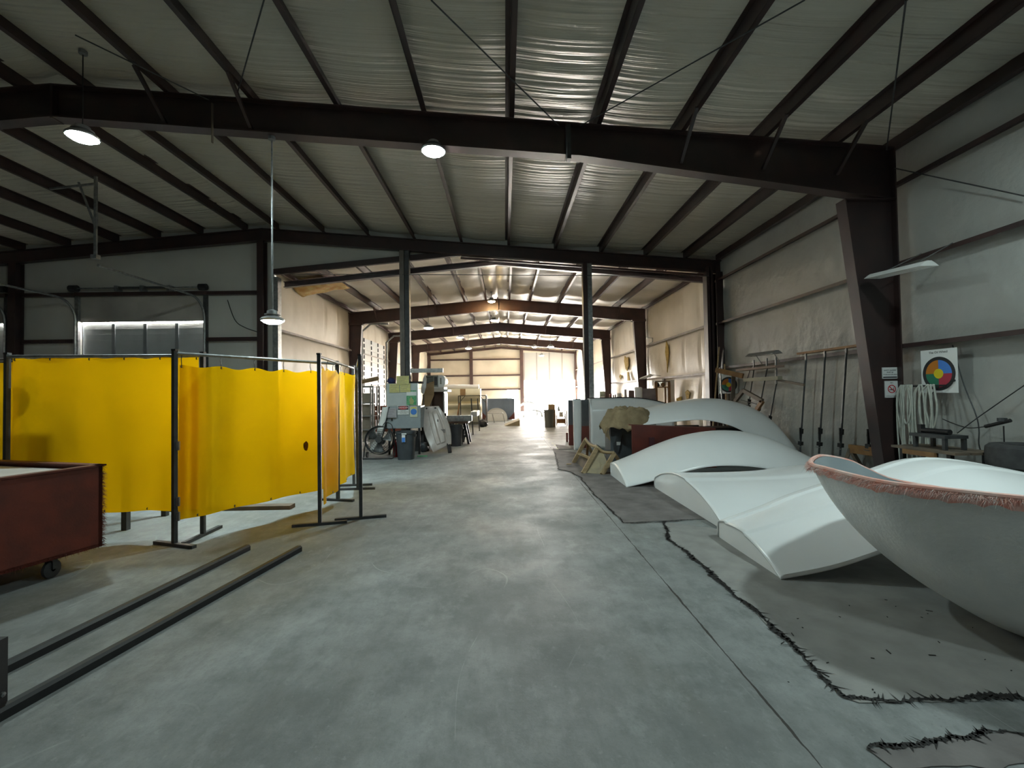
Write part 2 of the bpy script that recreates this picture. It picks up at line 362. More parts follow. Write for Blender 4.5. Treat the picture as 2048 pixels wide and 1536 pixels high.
struct('wall_far_right', wall_grid(6.2,'Y',YP,YE,0,5.26,0.07,GZ_F,240,60,-1,0.05), WALL_F, 'cream billowing insulated wall along the right of the far shop', 'wall', smooth='all', solid=0.04, local=True)
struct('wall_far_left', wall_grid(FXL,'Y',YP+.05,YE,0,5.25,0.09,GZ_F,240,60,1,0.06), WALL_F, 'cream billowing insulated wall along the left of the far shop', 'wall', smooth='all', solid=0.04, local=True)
struct('wall_left', MB().b2((XL-.1,YB,0),(XL,YP+.1,5.5)), WALL_N, 'grey insulated left side wall of the front shop', 'wall', local=True)
struct('wall_rear', MB().prism([(XL,YB-.1,0),(XR+.1,YB-.1,0),(XR+.1,YB-.1,roofN(XR)),(RX,YB-.1,roofN(RX)),(XL,YB-.1,roofN(XL))],(0,.1,0)), WALL_P, 'grey rear wall of the front shop behind the viewer', 'wall', local=True)
# partition wall left of the big opening, with two roller doors in it
D1 = (-11.93,-8.42,3.66,4.50); D2 = (-17.6,-13.92,3.66,4.50)
pw = MB()
def pbox(x0,x1,z0,z1): pw.b2((x0,YP,z0),(x1,YP+.1,z1))
def ptop(x0,x1,z0):
    xs = sorted([x0,x1]+([RX] if x0 < RX < x1 else []))
    pw.prism([(x0,YP,z0),(x1,YP,z0)]+[(x,YP,roofN(x)) for x in reversed(xs)],(0,.1,0))
pbox(XL,D2[0],0,4.5); pbox(D2[1],D1[0],0,4.5); pbox(D1[1],-6.5,0,4.5)
ptop(XL,D2[0],4.5); ptop(D2[0],D2[1],4.5); ptop(D2[1],D1[0],4.5); ptop(D1[0],D1[1],4.5); ptop(D1[1],-6.5,4.5)
struct('wall_partition', pw, WALL_P, 'grey partition wall with two shut roller doors left of the big opening', 'wall', local=True)
struct('wall_gable_right', MB().prism([(-1.2,YP,5.45),(XR,YP,4.95),(XR,YP,roofN(XR)),(-1.2,YP,roofN(-1.2))],(0,.06,0)), WALL_P, 'strip of wall sheet above the end rafter right of the wedge', 'wall', local=True)
struct('wall_gable', MB().prism([(-6.5,YP,5.06),(-1.2,YP,5.55),(-1.2,YP,roofN(-1.2)),(-6.5,YP,roofN(-6.5))],(0,.06,0)), WALL_P, 'grey wedge of wall sheet above the left half of the big opening', 'wall', local=True)
ew = MB()
DX0, DX1, DTOP, DLOW = 1.66, 6.0, 5.0, 2.62
ew.b2((FXL,YE,0),(0.2,YE+.1,4.4)); ew.b2((0.2,YE,1.86),(1.12,YE+.1,4.4)); ew.b2((1.12,YE,0),(DX0,YE+.1,4.4)); ew.b2((DX1,YE,0),(FXR,YE+.1,4.4))
ew.prism([(FXL,YE,4.4),(DX0,YE,4.4),(DX0,YE,roofF(DX0)),(FX,YE,roofF(FX)),(FXL,YE,roofF(FXL))],(0,.1,0))
ew.prism([(DX0,YE,DTOP),(FXR,YE,DTOP),(FXR,YE,roofF(FXR)),(DX0,YE,roofF(DX0))],(0,.1,0)); ew.b2((DX1,YE,4.4),(FXR,YE+.1,DTOP))
struct('wall_end', ew, WALL_F, 'cream end wall around the bright far roller door', 'wall', local=True)

# roller doors
def sect_door(name, x0, x1, y, z0, z1, nsec, nst, m, fm, label, ratios=None):
    d = bpy.data.objects.new(name, None); C.objects.link(d); d.location = ((x0+x1)/2,y,z0); ROOT[d.name] = Matrix.Translation(d.location)
    tag(d, label, 'door', kind='structure')
    for i in range(nsec):
        a = z0+(z1-z0)*i/nsec; b = z0+(z1-z0)*(i+1)/nsec; mb = MB()
        mb.b2((x0,y,a-.006),(x1,y+.045,b+.0))
        for k in range(1,4): zz = a+(b-a)*k/4; mb.b2((x0,y-.008,zz-.006),(x1,y,zz+.006))
        build('door_section', mb, m, d)
    for i in range(nst+1):
        xx = x0+(x1-x0)*i/nst; build('stile', MB().b2((xx-.045,y-.03,z0),(xx+.045,y-.009,z1)), fm, d)
    return d
DOORG = mat('grey door skin',(0.38,0.41,0.42),0.5,0,0.15,2); DOORGF = mat('grey door frame',(0.22,0.24,0.25),0.5,0.3)
sect_door('door_1', D1[0]-.02, D1[1]+.02, YP+.11, 0.0, 3.665, 6, 4, DOORG, DOORGF, 'grey sectional roller door behind the yellow screens with a bright slit above it')
sect_door('door_2', D2[0]-.02, D2[1]+.02, YP+.11, 0.0, 3.665, 6, 4, DOORG, DOORGF, 'second grey roller door at the left edge beyond the brown column')
for n,(a,b,_,_) in enumerate((D1,D2)):
    struct('trim_%d'%(n+1), MB().b2((a,YP+.02,3.70),(b,YP+.08,4.50)), mat('scuffed transom vinyl',(0.42,0.40,0.37),0.3,0,0.3,1.2), ('grey vinyl transom above the bright slit of the near roller door','grey vinyl transom above the slit of the left edge roller door')[n], 'transom', local=True)
DOORW = mat('white door skin',(0.42,0.42,0.42),0.5)
sect_door('door_3', DX0, DX1, YE+.02, DLOW, DTOP, 5, 4, DOORW, mat('pale door frame',(0.25,0.24,0.23),0.5), 'white far roller door raised half way over bright daylight')

# big steel: rafters, columns
def ibeam(p0, p1, d0, d1, fw=0.2, tw=0.012, tf=0.02, up=(0,0,1), side=(0,1,0)):
    """tapered I beam; top line p0-p1, depth below it d0..d1"""
    p0, p1, u, s = Vector(p0), Vector(p1), Vector(up), Vector(side); mb = MB()
    def slab(a0,a1,lo0,lo1,hi0,hi1,w):
        mb.add([a0-u*lo0-s*w/2,a0-u*lo0+s*w/2,a0-u*hi0+s*w/2,a0-u*hi0-s*w/2,a1-u*lo1-s*w/2,a1-u*lo1+s*w/2,a1-u*hi1+s*w/2,a1-u*hi1-s*w/2],
               [(0,1,2,3),(7,6,5,4),(0,4,5,1),(1,5,6,2),(2,6,7,3),(3,7,4,0)])
    slab(p0,p1,0,0,tf,tf,fw); slab(p0,p1,tf,tf,d0-tf,d1-tf,tw); slab(p0,p1,d0-tf,d1-tf,d0,d1,fw)
    return mb
def join(*ms):
    o = MB()
    for m in ms: o.add(m.v, m.f)
    return o
def near_frame(y, where, show):
    rt = lambda x: roofN(x)-0.225
    t = thing('steel_rafter', 'brown tapered steel roof rafter %s' % where, 'rafter', (RX,y,rt(RX))); t['kind']='structure'
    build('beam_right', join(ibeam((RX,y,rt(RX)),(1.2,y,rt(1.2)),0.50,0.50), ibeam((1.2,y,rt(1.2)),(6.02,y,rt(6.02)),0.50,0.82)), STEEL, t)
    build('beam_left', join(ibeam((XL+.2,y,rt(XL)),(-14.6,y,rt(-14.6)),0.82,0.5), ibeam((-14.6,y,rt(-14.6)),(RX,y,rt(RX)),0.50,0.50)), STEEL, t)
    sp = MB()
    for x in (1.0, RX+.01): sp.b2((x-.02,y-.09,rt(x)-.51),(x+.02,y+.09,rt(x)-.01))
    build('splice_plate', sp, STEEL, t)
    if show:
        for x in (-5.04,-2.51-1.25,2.75,4.02,5.16):
            z = rt(x); build('flange_brace', MB().bar((x,y-0.62,z+.02),(x,y-.02,z-0.46),0.045,0.045), STEEL, t)
    c = thing('steel_column', 'brown tapered steel column standing against the right wall %s' % where, 'column', (5.85,y,0)); c['kind']='structure'
    mb = MB(); zt = rt(6.0)-.80
    xi = lambda z: 5.72-0.5*z/zt
    mb.b2((6.0,y-.1,0),(6.02,y+.1,rt(6.0)-.01)); mb.add([(xi(0),y-.1,0),(xi(0),y+.1,0),(xi(zt),y+.1,zt),(xi(zt),y-.1,zt),(xi(0)+.02,y-.1,0),(xi(0)+.02,y+.1,0),(xi(zt)+.02,y+.1,zt),(xi(zt)+.02,y-.1,zt)],[(0,1,2,3),(7,6,5,4),(0,4,5,1),(1,5,6,2),(2,6,7,3),(3,7,4,0)])
    mb.prism([(xi(0)+.02,y-.006,0),(6.0,y-.006,0),(6.0,y-.006,zt),(xi(zt)+.02,y-.006,zt)],(0,.012,0))
    build('shaft', mb, STEEL, c); build('stiffener_plate', MB().b2((xi(zt),y-.1,zt-.02),(6.0,y+.1,zt)), STEEL, c)
    build('base_plate', MB().b2((5.66,y-.15,0),(6.1,y+.15,0.02)), STEEL, c)
    return c
near_frame(6.8, 'in mid room beside the no smoking sign', True)
near_frame(0.55, 'over the viewer', False)
# left-hand columns of the frames lie outside the view; the partition end frame
rt = lambda x: roofN(x)-0.225
t = thing('steel_rafter', 'brown steel end rafter along the top of the grey partition wall', 'rafter', (RX,12.62,rt(RX))); t['kind']='structure'
build('beam_right', ibeam((RX,12.62,rt(RX)),(6.2,12.62,rt(6.2)),0.34,0.34,0.16), STEEL, t)
build('beam_left', ibeam((XL,12.62,rt(XL)),(RX,12.62,rt(RX)),0.34,0.34,0.16), STEEL, t)
def ipost(x, y, z1, w, d, m, name, label, cat='column', z0=0):
    mb = MB().b2((x-w/2,y-d/2,z0),(x+w/2,y-d/2+.012,z1)).b2((x-w/2,y+d/2-.012,z0),(x+w/2,y+d/2,z1)).b2((x-.006,y-d/2+.012,z0),(x+.006,y+d/2-.012,z1))
    return struct(name, mb, m, label, cat)
ipost(-6.74,12.62,rt(-6.74)-.34,0.17,0.24,STEEL,'steel_column','slim brown end column beside the left jamb of the big opening')
ipost(-13.5,12.62,rt(-13.5)-.34,0.2,0.24,STEEL,'steel_column','dark brown end column between the two roller doors')
ipost(6.08,12.62,rt(6.08)-.34,0.2,0.24,STEEL,'steel_column','brown end column in the right corner of the big opening')

# frame of the big opening
struct('jamb', MB().b2((-6.42,12.55,0),(-6.27,12.75,4.86)), GALV, 'grey left jamb post of the big opening', 'jamb')
jr = MB().b2((5.72,12.5,0),(5.80,12.75,5.0)).b2((5.84,12.5,0),(5.90,12.72,5.0)).b2((5.80,12.6,0),(5.84,12.66,5.0))
struct('jamb', jr, STEEL, 'brown double right jamb of the big opening', 'jamb')
def post(x, m1, m2, label, zt):
    t = thing('opening_post', label, 'post', (x,12.6,0)); t['kind']='structure'
    build('channel', MB().b2((x-.13,12.5,0),(x-.005,12.7,zt)).b2((x-.095,12.49,0),(x-.055,12.5,zt)), m1, t)
    build('channel', MB().b2((x+.005,12.53,0),(x+.13,12.72,zt)), m2, t)
    build('cap_plate', MB().b2((x-.14,12.48,zt),(x+.14,12.74,zt+.02)), STEEL, t)
TAUPE = mat('grey brown post paint',(0.17,0.145,0.125),0.5,0.1,0.3,4)
post(-2.76, TAUPE, DGREY, 'tall grey brown post behind the sign board in the big opening', rt(-2.76)-.36)
post(2.36, STEEL, GALV, 'tall post rising behind the standing white shells in the big opening', rt(2.36)-.36)
hz = lambda x: 5.44-abs(x+0.2)*0.096
t = thing('header_beam', 'dark gabled header beam across the big opening', 'beam', (-0.2,12.9,5.0)); t['kind']='structure'
build('beam_left', ibeam((-6.35,13.1,hz(-6.35)),(-.2,13.1,hz(-.2)),0.17,0.17,0.14), STEEL, t); build('beam_right', ibeam((-.2,13.1,hz(-.2)),(5.9,13.1,hz(5.9)),0.17,0.17,0.14), STEEL, t)
struct('trim_3', MB().bar((-6.5,YP-.05,5.04),(-1.2,YP-.05,5.53),0.1,0.16), STEEL, 'brown edge trim under the grey wall wedge', 'trim')
struct('trim_4', MB().bar((-1.2,12.72,rt(-1.2)-.40),(5.9,12.72,rt(5.9)-.40),0.05,0.05), STEEL_F, 'paler strip for the lit line along the bottom of the end rafter', 'trim')  # lit edge of the rafter put into a paler steel colour

# far-shop frames
for i, y in enumerate((19.1,25.5,31.9)):
    rf = lambda x: roofF(x)-0.22
    w = ('first','second','third')[i]
    t = thing('steel_rafter', 'brown gabled rafter, %s one down the far shop' % w, 'rafter', (FX,y,rf(FX))); t['kind']='structure'
    for s, e in ((-1,FXL+.05),(1,6.02)):
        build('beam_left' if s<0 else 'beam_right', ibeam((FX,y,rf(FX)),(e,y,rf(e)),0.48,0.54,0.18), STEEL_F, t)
        for x in ((-2.86,-5.36) if s<0 else (2.36,4.86)):
            build('flange_brace', MB().bar((x,y-.55,rf(x)),(x,y-.02,rf(x)-.47),0.04,0.04), STEEL_F, t)
    build('ridge_plate', MB().b2((FX-.02,y-.12,rf(FX)-.56),(FX+.02,y+.12,rf(FX)+.06)), STEEL_F, t)
    for s, e in ((-1,FXL+.1),(1,6.02)):
        c = thing('steel_column', 'brown tapered column on the %s wall under the %s far rafter' % (('left','right')[s>0], w), 'column', (e,y,0)); c['kind']='structure'
        zt = rf(e)-.5; xi = lambda z: e - s*(0.26+0.24*z/zt)
        mb = MB().b2((e-.012,y-.09,0),(e+.012,y+.09,zt+.48))
        mb.add([(xi(0),y-.09,0),(xi(0),y+.09,0),(xi(zt),y+.09,zt),(xi(zt),y-.09,zt),(xi(0)+.02,y-.09,0),(xi(0)+.02,y+.09,0),(xi(zt)+.02,y+.09,zt),(xi(zt)+.02,y-.09,zt)],[(0,1,2,3),(7,6,5,4),(0,4,5,1),(1,5,6,2),(2,6,7,3),(3,7,4,0)])
        mb.prism([(xi(0),y-.006,0),(e,y-.006,0),(e,y-.006,zt),(xi(zt),y-.006,zt)],(0,.012,0))
        build('shaft', mb, STEEL_F, c); build('cap_plate', MB().b2((e-.56 if s>0 else e-.03,y-.11,zt-.03),(e+.03 if s>0 else e+.56,y+.11,zt+.06)), STEEL_F, c)
# end wall steel
rf = lambda x: roofF(x)-0.02
t = thing('steel_rafter', 'brown rafter along the top of the cream end wall', 'rafter', (FX,YE-.12,5)); t['kind']='structure'
build('beam_left', ibeam((FXL,YE-.12,rf(FXL)-.2),(FX,YE-.12,rf(FX)-.2),0.2,0.2,0.12), STEEL_F, t); build('beam_right', ibeam((FX,YE-.12,rf(FX)-.2),(FXR,YE-.12,rf(FXR)-.2),0.2,0.2,0.12), STEEL_F, t)
ipost(-2.83,YE-.14,rf(-2.83)-.4,0.26,0.2,STEEL_F,'steel_column','brown column in the middle of the cream end wall')
ipost(1.45,YE-.14,rf(1.45)-.4,0.28,0.2,STEEL_F,'steel_column','brown column on the left edge of the bright far doorway')
ipost(-6.4,YE-.14,rf(-6.4)-.4,0.24,0.2,STEEL_F,'steel_column','brown column in the left corner of the end wall')
ipost(6.06,YE-.14,rf(6.06)-.4,0.2,0.2,STEEL_F,'steel_column','brown column in the right corner of the end wall')
for k,z in enumerate((1.90,3.10,4.46)):
    struct('girt', MB().b2((-6.4,YE-.1,z-.06),(1.4,YE-.005,z+.06)), STEEL_F, ('low','middle','high')[k]+' brown girt across the cream end wall', 'girt', local=True)

# purlins and girts
def zee(x, y0, y1, ztop, m, name, label, h=0.2, fl=0.065, flip=1, sl=0):
    mb = MB().b2((x-.0035,y0,ztop-h),(x+.0035,y1,ztop)).b2((x,y0,ztop-h),(x+flip*fl,y1,ztop-h+.006)).b2((x-flip*fl,y0,ztop-.006),(x,y1,ztop))
    mb.b2((x+flip*fl-.003,y0,ztop-h),(x+flip*fl+.003,y1,ztop-h+.02))
    return struct(name, mb, m, label, 'purlin', local=True)
for i,x in enumerate(sorted(PN)): zee(x,YB,12.72,roofN(x)-.01,STEEL,'purlin','%s purlin right of the ridge in the front shop'%ORD[i],flip=1)
for i,x in enumerate(sorted(PNL,reverse=True)): zee(x,YB,12.72,roofN(x)-.01,STEEL,'purlin','%s purlin left of the ridge in the front shop'%ORD[i],flip=-1)
zee(6.1,YB,12.72,roofN(6.1)-.01,STEEL,'purlin','eave strut along the top of the right wall in the front shop',h=0.23,fl=0.09,flip=-1)
for i,x in enumerate(PF_R): zee(x,YP+.1,YE,roofF(x)-.01,STEEL_F,'purlin','%s purlin right of the ridge in the far shop'%ORD[i],flip=1)
for i,x in enumerate(PF_L): zee(x,YP+.1,YE,roofF(x)-.01,STEEL_F,'purlin','%s purlin left of the ridge in the far shop'%ORD[i],flip=-1)
zee(6.1,YP+.1,YE,roofF(6.1)-.01,STEEL_F,'purlin','eave strut along the top of the right wall in the far shop',h=0.2,fl=0.08,flip=-1)
zee(-6.45,YP+.1,YE,roofF(-6.45)-.01,STEEL_F,'purlin','eave strut along the top of the left wall in the far shop',h=0.2,fl=0.08,flip=1)
def girt(x, s, y0, y1, z, m, label):
    mb = MB().b2((x,y0,z-.004),(x+s*0.19,y1,z+.004)).b2((x-.003,y0,z-.06),(x+.003,y1,z))
    return struct('girt', mb, m, label, 'girt', local=True)
for k,z in enumerate(GZ_N): girt(6.03,1,YB,12.7,z,STEEL,'%s brown girt along the right wall of the front shop'%('low','middle','high')[k])
GIRTF = mat('dusty pale girt',(0.30,0.25,0.22),0.6,0,0.3,6)
for k,z in enumerate(GZ_F):
    girt(6.03,1,YP+.1,YE,z,GIRTF,'%s dusty girt along the right wall of the far shop'%('low','high')[k])
    girt(-6.45,-1,YP+.15,YE,z,GIRTF,'%s dusty girt along the left wall of the far shop'%('low','high')[k])
for k,(x0,x1) in enumerate(((-13.4,D1[0]-.05),(D1[1]+.12,-6.84))):
    for j,z in enumerate((3.16,4.46)):
        struct('girt', MB().b2((x0,YP-.14,z-.05),(x1,YP-.002,z+.05)), STEEL, '%s brown girt on the partition %s of the near roller door'%(('low','high')[j],('left','right')[k]), 'girt')
struct('girt', MB().b2((D1[0]-.05,YP-.12,4.42),(D1[1]+.1,YP-.002,4.52)), STEEL, 'brown head girt over the near roller door', 'girt')
struct('girt', MB().b2((D2[0],YP-.12,4.42),(D2[1]+.05,YP-.002,4.52)), STEEL, 'brown head girt over the left edge roller door', 'girt')
# door tracks
for k,d in enumerate((D1,D2)):
    t = thing('door_track', ('galvanised curved track and springs of the near roller door','galvanised curved track of the left edge roller door')[k], 'door track', (d[0],YP-.15,0))
    for s,x in ((0,d[0]-.02),(1,d[1]+.03)):
        pts = [(x,YP-.1,0.0),(x,YP-.1,3.75)]+[(x,YP-.1-0.55*(1-math.cos(a)),3.75+.55*math.sin(a)) for a in [PI/2*j/6 for j in range(1,7)]]+[(x,9.2 if s==0 else 9.4,4.30)]
        build('track_rail', MB().tube(pts,0.03,6), GALV, t, smooth=True)
        build('jamb_angle', MB().b2((x-.05,YP-.08,0),(x+.05,YP-.003,4.45)), GALV if s==0 else DGREY, t)
        build('cable_drum', MB().cyl((x-.1,YP-.16,4.62),(x+.1,YP-.16,4.62),0.09,n=16), BLACKM, t)
    build('torsion_shaft', MB().cyl((d[0],YP-.16,4.62),(d[1],YP-.16,4.62),0.018,n=8), GALV, t)
    for q in (0.35,0.55): build('torsion_spring', MB().cyl((d[0]+(d[1]-d[0])*q,YP-.16,4.62),(d[0]+(d[1]-d[0])*(q+.16),YP-.16,4.62),0.035,n=10), DGREY, t)
    for q in (0.33,0.53,0.74): build('spring_bracket', MB().b2((d[0]+(d[1]-d[0])*q-.04,YP-.2,4.52),(d[0]+(d[1]-d[0])*q+.04,YP-.01,4.68)), GALV, t)

# world and outdoor light
W = bpy.data.worlds.new('World'); SC.world = W; W.use_nodes = True
bg = W.node_tree.nodes['Background']; bg.inputs[0].default_value = (1.0,0.96,0.90,1); bg.inputs[1].default_value = 215.0
SC.view_settings.view_transform = 'Standard'; SC.view_settings.look = 'None'; SC.view_settings.gamma = 1.0; SC.view_settings.use_curve_mapping = False
SC.view_settings.exposure = 0.0
pl = bpy.data.lights.new('door_portal','AREA'); pl.shape='RECTANGLE'; pl.size=DX1-DX0; pl.size_y=DLOW; pl.cycles.is_portal=True
po = bpy.data.objects.new('door_portal',pl); C.objects.link(po); po.location=((DX0+DX1)/2,YE+.05,DLOW/2); po.rotation_euler=(-PI/2,0,0)
sl = bpy.data.lights.new('sun','SUN'); sl.energy=70; sl.angle=0.01; sl.color=(1,0.93,0.82)
so = bpy.data.objects.new('sun',sl); C.objects.link(so); so.rotation_euler = Vector((-0.25,-0.80,-0.62)).to_track_quat('-Z','Y').to_euler()
SC.cycles.use_denoising = True; SC.cycles.max_bounces = 10; SC.cycles.diffuse_bounces = 6; SC.cycles.sample_clamp_indirect = 30.0
try: SC.cycles.use_light_tree = True
except Exception: pass

# ------------------------------------------------------------------ lamps
LED_N = emit('cool lamp lens',(0.80,1.0,0.99),400.0); LED_W = emit('warm lamp lens',(1.0,0.70,0.32),600.0); LED_F = emit('white lamp lens',(1.0,0.98,0.92),300.0)
LAMPM = mat('lamp housing',(0.30,0.31,0.31),0.4,0.6)
def highbay(loc, zroof, lens, label, r=0.17, rod=True, group=None, bulge=.05):
    x,y,z = loc; t = thing('high_bay_lamp', label, 'lamp', loc, group=group)
    build('lens', MB().lathe([(0.001,-bulge),(r*.45,-bulge*.9),(r*.8,-bulge*.53),(r,0.0)],loc,20), lens, t, smooth='all')
    build('housing', MB().lathe([(r-.004,-.002),(r+.012,-.003),(r+.02,.02),(r*.95,.05),(r*.55,.07),(r*.5,.15),(0.03,.17),(0.001,.172)],loc,20), LAMPM, t, smooth=True)
    build('cooling_ring', MB().lathe([(r*.5,.085),(r*.75,.09),(r*.75,.10),(r*.5,.105)],loc,20), LAMPM, t)
    if rod: build('drop_rod', MB().cyl((x,y,z+.16),(x,y,zroof),0.007 if r==.17 else .012,n=8), (BLACKM if r==.17 else GALV), t); build('ceiling_hook', MB().lathe([(0.001,0),(.05,0),(.05,-.05),(.001,-.06)],(x,y,zroof),10), GALV, t)
    return t
def hb(p, lens, label, roof=None, **k):
    x,y,z = p; highbay((x,y,z), (roof if roof is not None else (roofN(x) if y < YP else roofF(x)))-.05, lens, label, **k)
q=A(165,275,6.2); hb(q, LED_N, 'glaring high bay lamp under the left end of the big rafter')
q=A(867,303,6.82); hb(q, LED_N, 'glaring high bay lamp just under the middle of the big rafter', roof=rt(q.x)-.44)
hb(A(545,642,6.8), LED_N, 'round lamp on a long pale rod above the yellow screens', roof=roofN(-3.5)-.225-.5+.04, r=0.15)
hb(A(983,603,18.3), LED_W, 'amber lamp in front of the first far rafter at its peak', rod=True, r=0.15)
hb(A(988,641,22.0), LED_F, 'white lamp hung under the ridge beyond the first far rafter', r=0.17)
hb(A(857,656,17.0), LED_F, 'white lamp on a thin rod beside the tall left post', r=0.17)
hb(A(920,675,26.5), LED_F, 'white lamp left of the ridge beyond the second far rafter', r=0.2)
hb(A(937,697,30.0), LED_F, 'white lamp nearest the brown column of the end wall', r=0.2)
hb(A(1069,694,29.5), LED_W, 'amber lamp above the left of the far roller door', r=0.17)
hb(A(1101,694,27.5), LED_F, 'white lamp on a rod above the far roller door', r=0.2)
hb(A(1083,711,33.0), LED_F, 'small washed out lamp right in front of the far roller door', r=0.17)
# out of view: a lamp inferred from the hull's shadow, then an added fill lamp
hb((4.1,2.9,4.75), LED_N, 'high bay lamp close to the right wall above the hull', bulge=.004)
hb((3.0,-0.6,4.75), emit('fill lamp lens',(0.80,1.0,0.99),230.0), 'added fill lamp just behind the viewer over the aisle', bulge=.004)
# ================================================================== LEFT FOREGROUND
def tube_sq(p0, p1, w=0.04): return MB().bar(p0,p1,w,w)
SCREENS = {}
def screen_frame(pa, pb, z, label, feet, hooks=(), clamps=()):
    pa, pb = Vector(pa), Vector(pb); d = (pb-pa).normalized(); nrm = Vector((-d.y,d.x,0))
    t = thing('welding_screen', label, 'welding screen', (pa+pb)/2); SCREENS['last'] = t
    for p, (fd, ln) in zip((pa,pb), feet):
        fdv = Vector((*fd,0)).normalized()
        build('pole', MB().bar(p+Vector((0,0,.03)), p+Vector((0,0,z)), .04,.04,up=fdv), DGREY, t)
        build('foot', MB().bar(p-fdv*ln/2+Vector((0,0,.016)), p+fdv*ln/2+Vector((0,0,.016)), .05,.032), DGREY, t)
        build('pole_cap', MB().box(p+Vector((0,0,z+.008)),(.044,.044,.018)), BLACKM, t)
    build('top_bar', MB().tube([pa+Vector((0,0,z-.025)),pb+Vector((0,0,z-.025))],0.019,10), GALV, t, smooth=True)
    return t
def curtain(pa, pb, zt, zb, label, ztop_frame, wave=0.03, sag=0.03, seed=0, n=6, folds=3, ta=0, tb=0, gather=0):
    pa, pb = Vector(pa), Vector(pb); d = (pb-pa); L = d.length; dn = d.normalized(); nr = Vector((-dn.y,dn.x,0))
    fr_ = SCREENS['last']
    def fn(u, v):
        p = pa + d*u
        bot = zb + (tb*u+ta*(1-u)); z = bot + (zt-bot)*v
        z -= sag*v**6*(1-math.cos(2*PI*u*(n-1)))*0.5*(.4+.9*abs(noise.noise(Vector((u*3.3,seed,1)))))
        w = wave*(math.sin(u*PI*2*folds+seed)+0.5*noise.noise(Vector((u*6+seed,v*1.5,seed))))*(0.45+0.55*(1-v))
        w += 0.012*noise.noise(Vector((u*9,v*5,seed+3)))
        if gather and u > 0.66: w += gather*math.sin((u-0.66)/0.34*PI*2)*(0.4+.6*v)
        q = p + nr*w; return (q.x,q.y,z)
    SCREENS['fn'] = fn
    t = build('curtain', MB().grid(fn,72,40), AMBER, fr_, smooth='all'); t['label'] = label
    for i in range(n):
        u = 0.01+0.98*i/(n-1); x = fn(u,1.0)
        hb_ = Vector(x); top = Vector((pa.x+d.x*u,pa.y+d.y*u,ztop_frame-.03))
        build('tie', MB().tube([hb_-Vector((0,0,.015)),hb_+(top-hb_)*.5+nr*.012,top+Vector((0,0,.02))],0.004,5), BLACKM, t)
        build('grommet', MB().lathe([(0.006,-.003),(0.014,-.003),(0.014,.003),(0.006,.003)],hb_-Vector((0,0,.02)),8,axis='X'), DGREY, t)
    for i in range(5):
        u = 0.08+0.84*i/4; x = Vector(fn(u,0.0)); build('grommet', MB().lathe([(0.006,-.003),(0.014,-.003),(0.014,.003),(0.006,.003)],x+Vector((0,0,.02)),8,axis='X'), DGREY, t)
    return fr_
A0 = A(14,800,4.82); A0.z=0; A1 = G(406,1072); B0 = G(349,1092); B1 = G(676,1002); C0_ = G(640,1050); C1_ = G(708,972); D0_ = G(722,1038); D1_ = Vector((-2.385,7.3,0))
H = 2.0
fA = Vector((G(436,1062)-G(373,1092)).xy)
fB = Vector((G(385,1099)-G(312,1090)).xy)
fC = Vector((G(694,1049)-G(592,1057)).xy); fD = Vector((G(768,1036)-G(674,1044)).xy)
screen_frame(D0_,D1_,H,'bare steel welding screen frame without a sheet beside the aisle',[(fD,0.6),((1,.05),0.55)])
E0 = A0+Vector((-2.1,0.55,0))
dA = (A1-A0).normalized()
screen_frame(A0,A1,H,'wide amber welding screen behind the red tub',[((0.2,1),0.6),(fA,0.6)])
curtain(A0+dA*.04,A1-dA*.05,1.965,0.29,'wide amber sheet',H,wave=.025,seed=1,ta=.02)
dB = (B1-B0).normalized()
t = screen_frame(B0,B1,H,'middle amber welding screen with a dark burn spot low on its sheet',[(fB,0.55),((1,-.25),0.5)])
for z in (1.02,0.45,0.30): build('clip', MB().box(B0+Vector((.035,.0,z)),(.03,.02,.09)), GALV, t)
curtain(B0+dB*.05,B1-dB*.04,1.86,0.24,'amber sheet with a burn spot',H,wave=.035,seed=2.2,sag=.05,ta=.01,tb=-.02)
# burn mark scorched into the middle sheet
fnB = SCREENS['fn']; d_ = ray(612,890); n_ = Vector((dB.y,-dB.x,0)); q = CAM_P + d_*((B0-CAM_P).dot(n_)/d_.dot(n_))
u0 = (q-B0).dot(dB)/(B1-B0).length; v0 = (q.z-.24)/(1.86-.24); Lb = (B1-B0).length
def burn(a,b):
    an = 2*PI*a; rr = b*(1+.25*noise.noise(Vector((math.cos(an)*1.5,math.sin(an)*1.5,3))))
    p_ = Vector(fnB(u0+.035*rr*math.cos(an)/Lb, v0+.06*rr*math.sin(an)/1.62)); return p_+n_*(.003 if n_.dot(CAM_P-p_) > 0 else -.003)
bm_ = build('burn_mark', MB().grid(burn,18,4), mat('scorched vinyl',(0.20,0.085,0.01),0.7,0,.4,30,col2=(0.07,0.03,0.008)), SCREENS['last'], smooth='all'); bm_['label'] = 'dark burn mark'
dC = (C1_-C0_).normalized()
screen_frame(C0_,C1_,H,'amber welding screen seen almost edge on with a deep fold in its sheet',[(fC,0.6),((1,.1),0.6)])
curtain(C0_+dC*.05,C1_-dC*.08,1.87,0.22,'folded amber sheet',H,wave=.04,seed=4,sag=.06,gather=.07)
screen_frame(E0,A0+Vector((-.12,.30,0)),H,'pale amber welding screen cut off left of the wide one',[((0,1),0.6),((0.1,1),0.6)])
curtain(E0+Vector((.05,0,0)),A0+Vector((-.18,.30,0)),1.95,0.3,'pale amber sheet',H,wave=.03,seed=6)
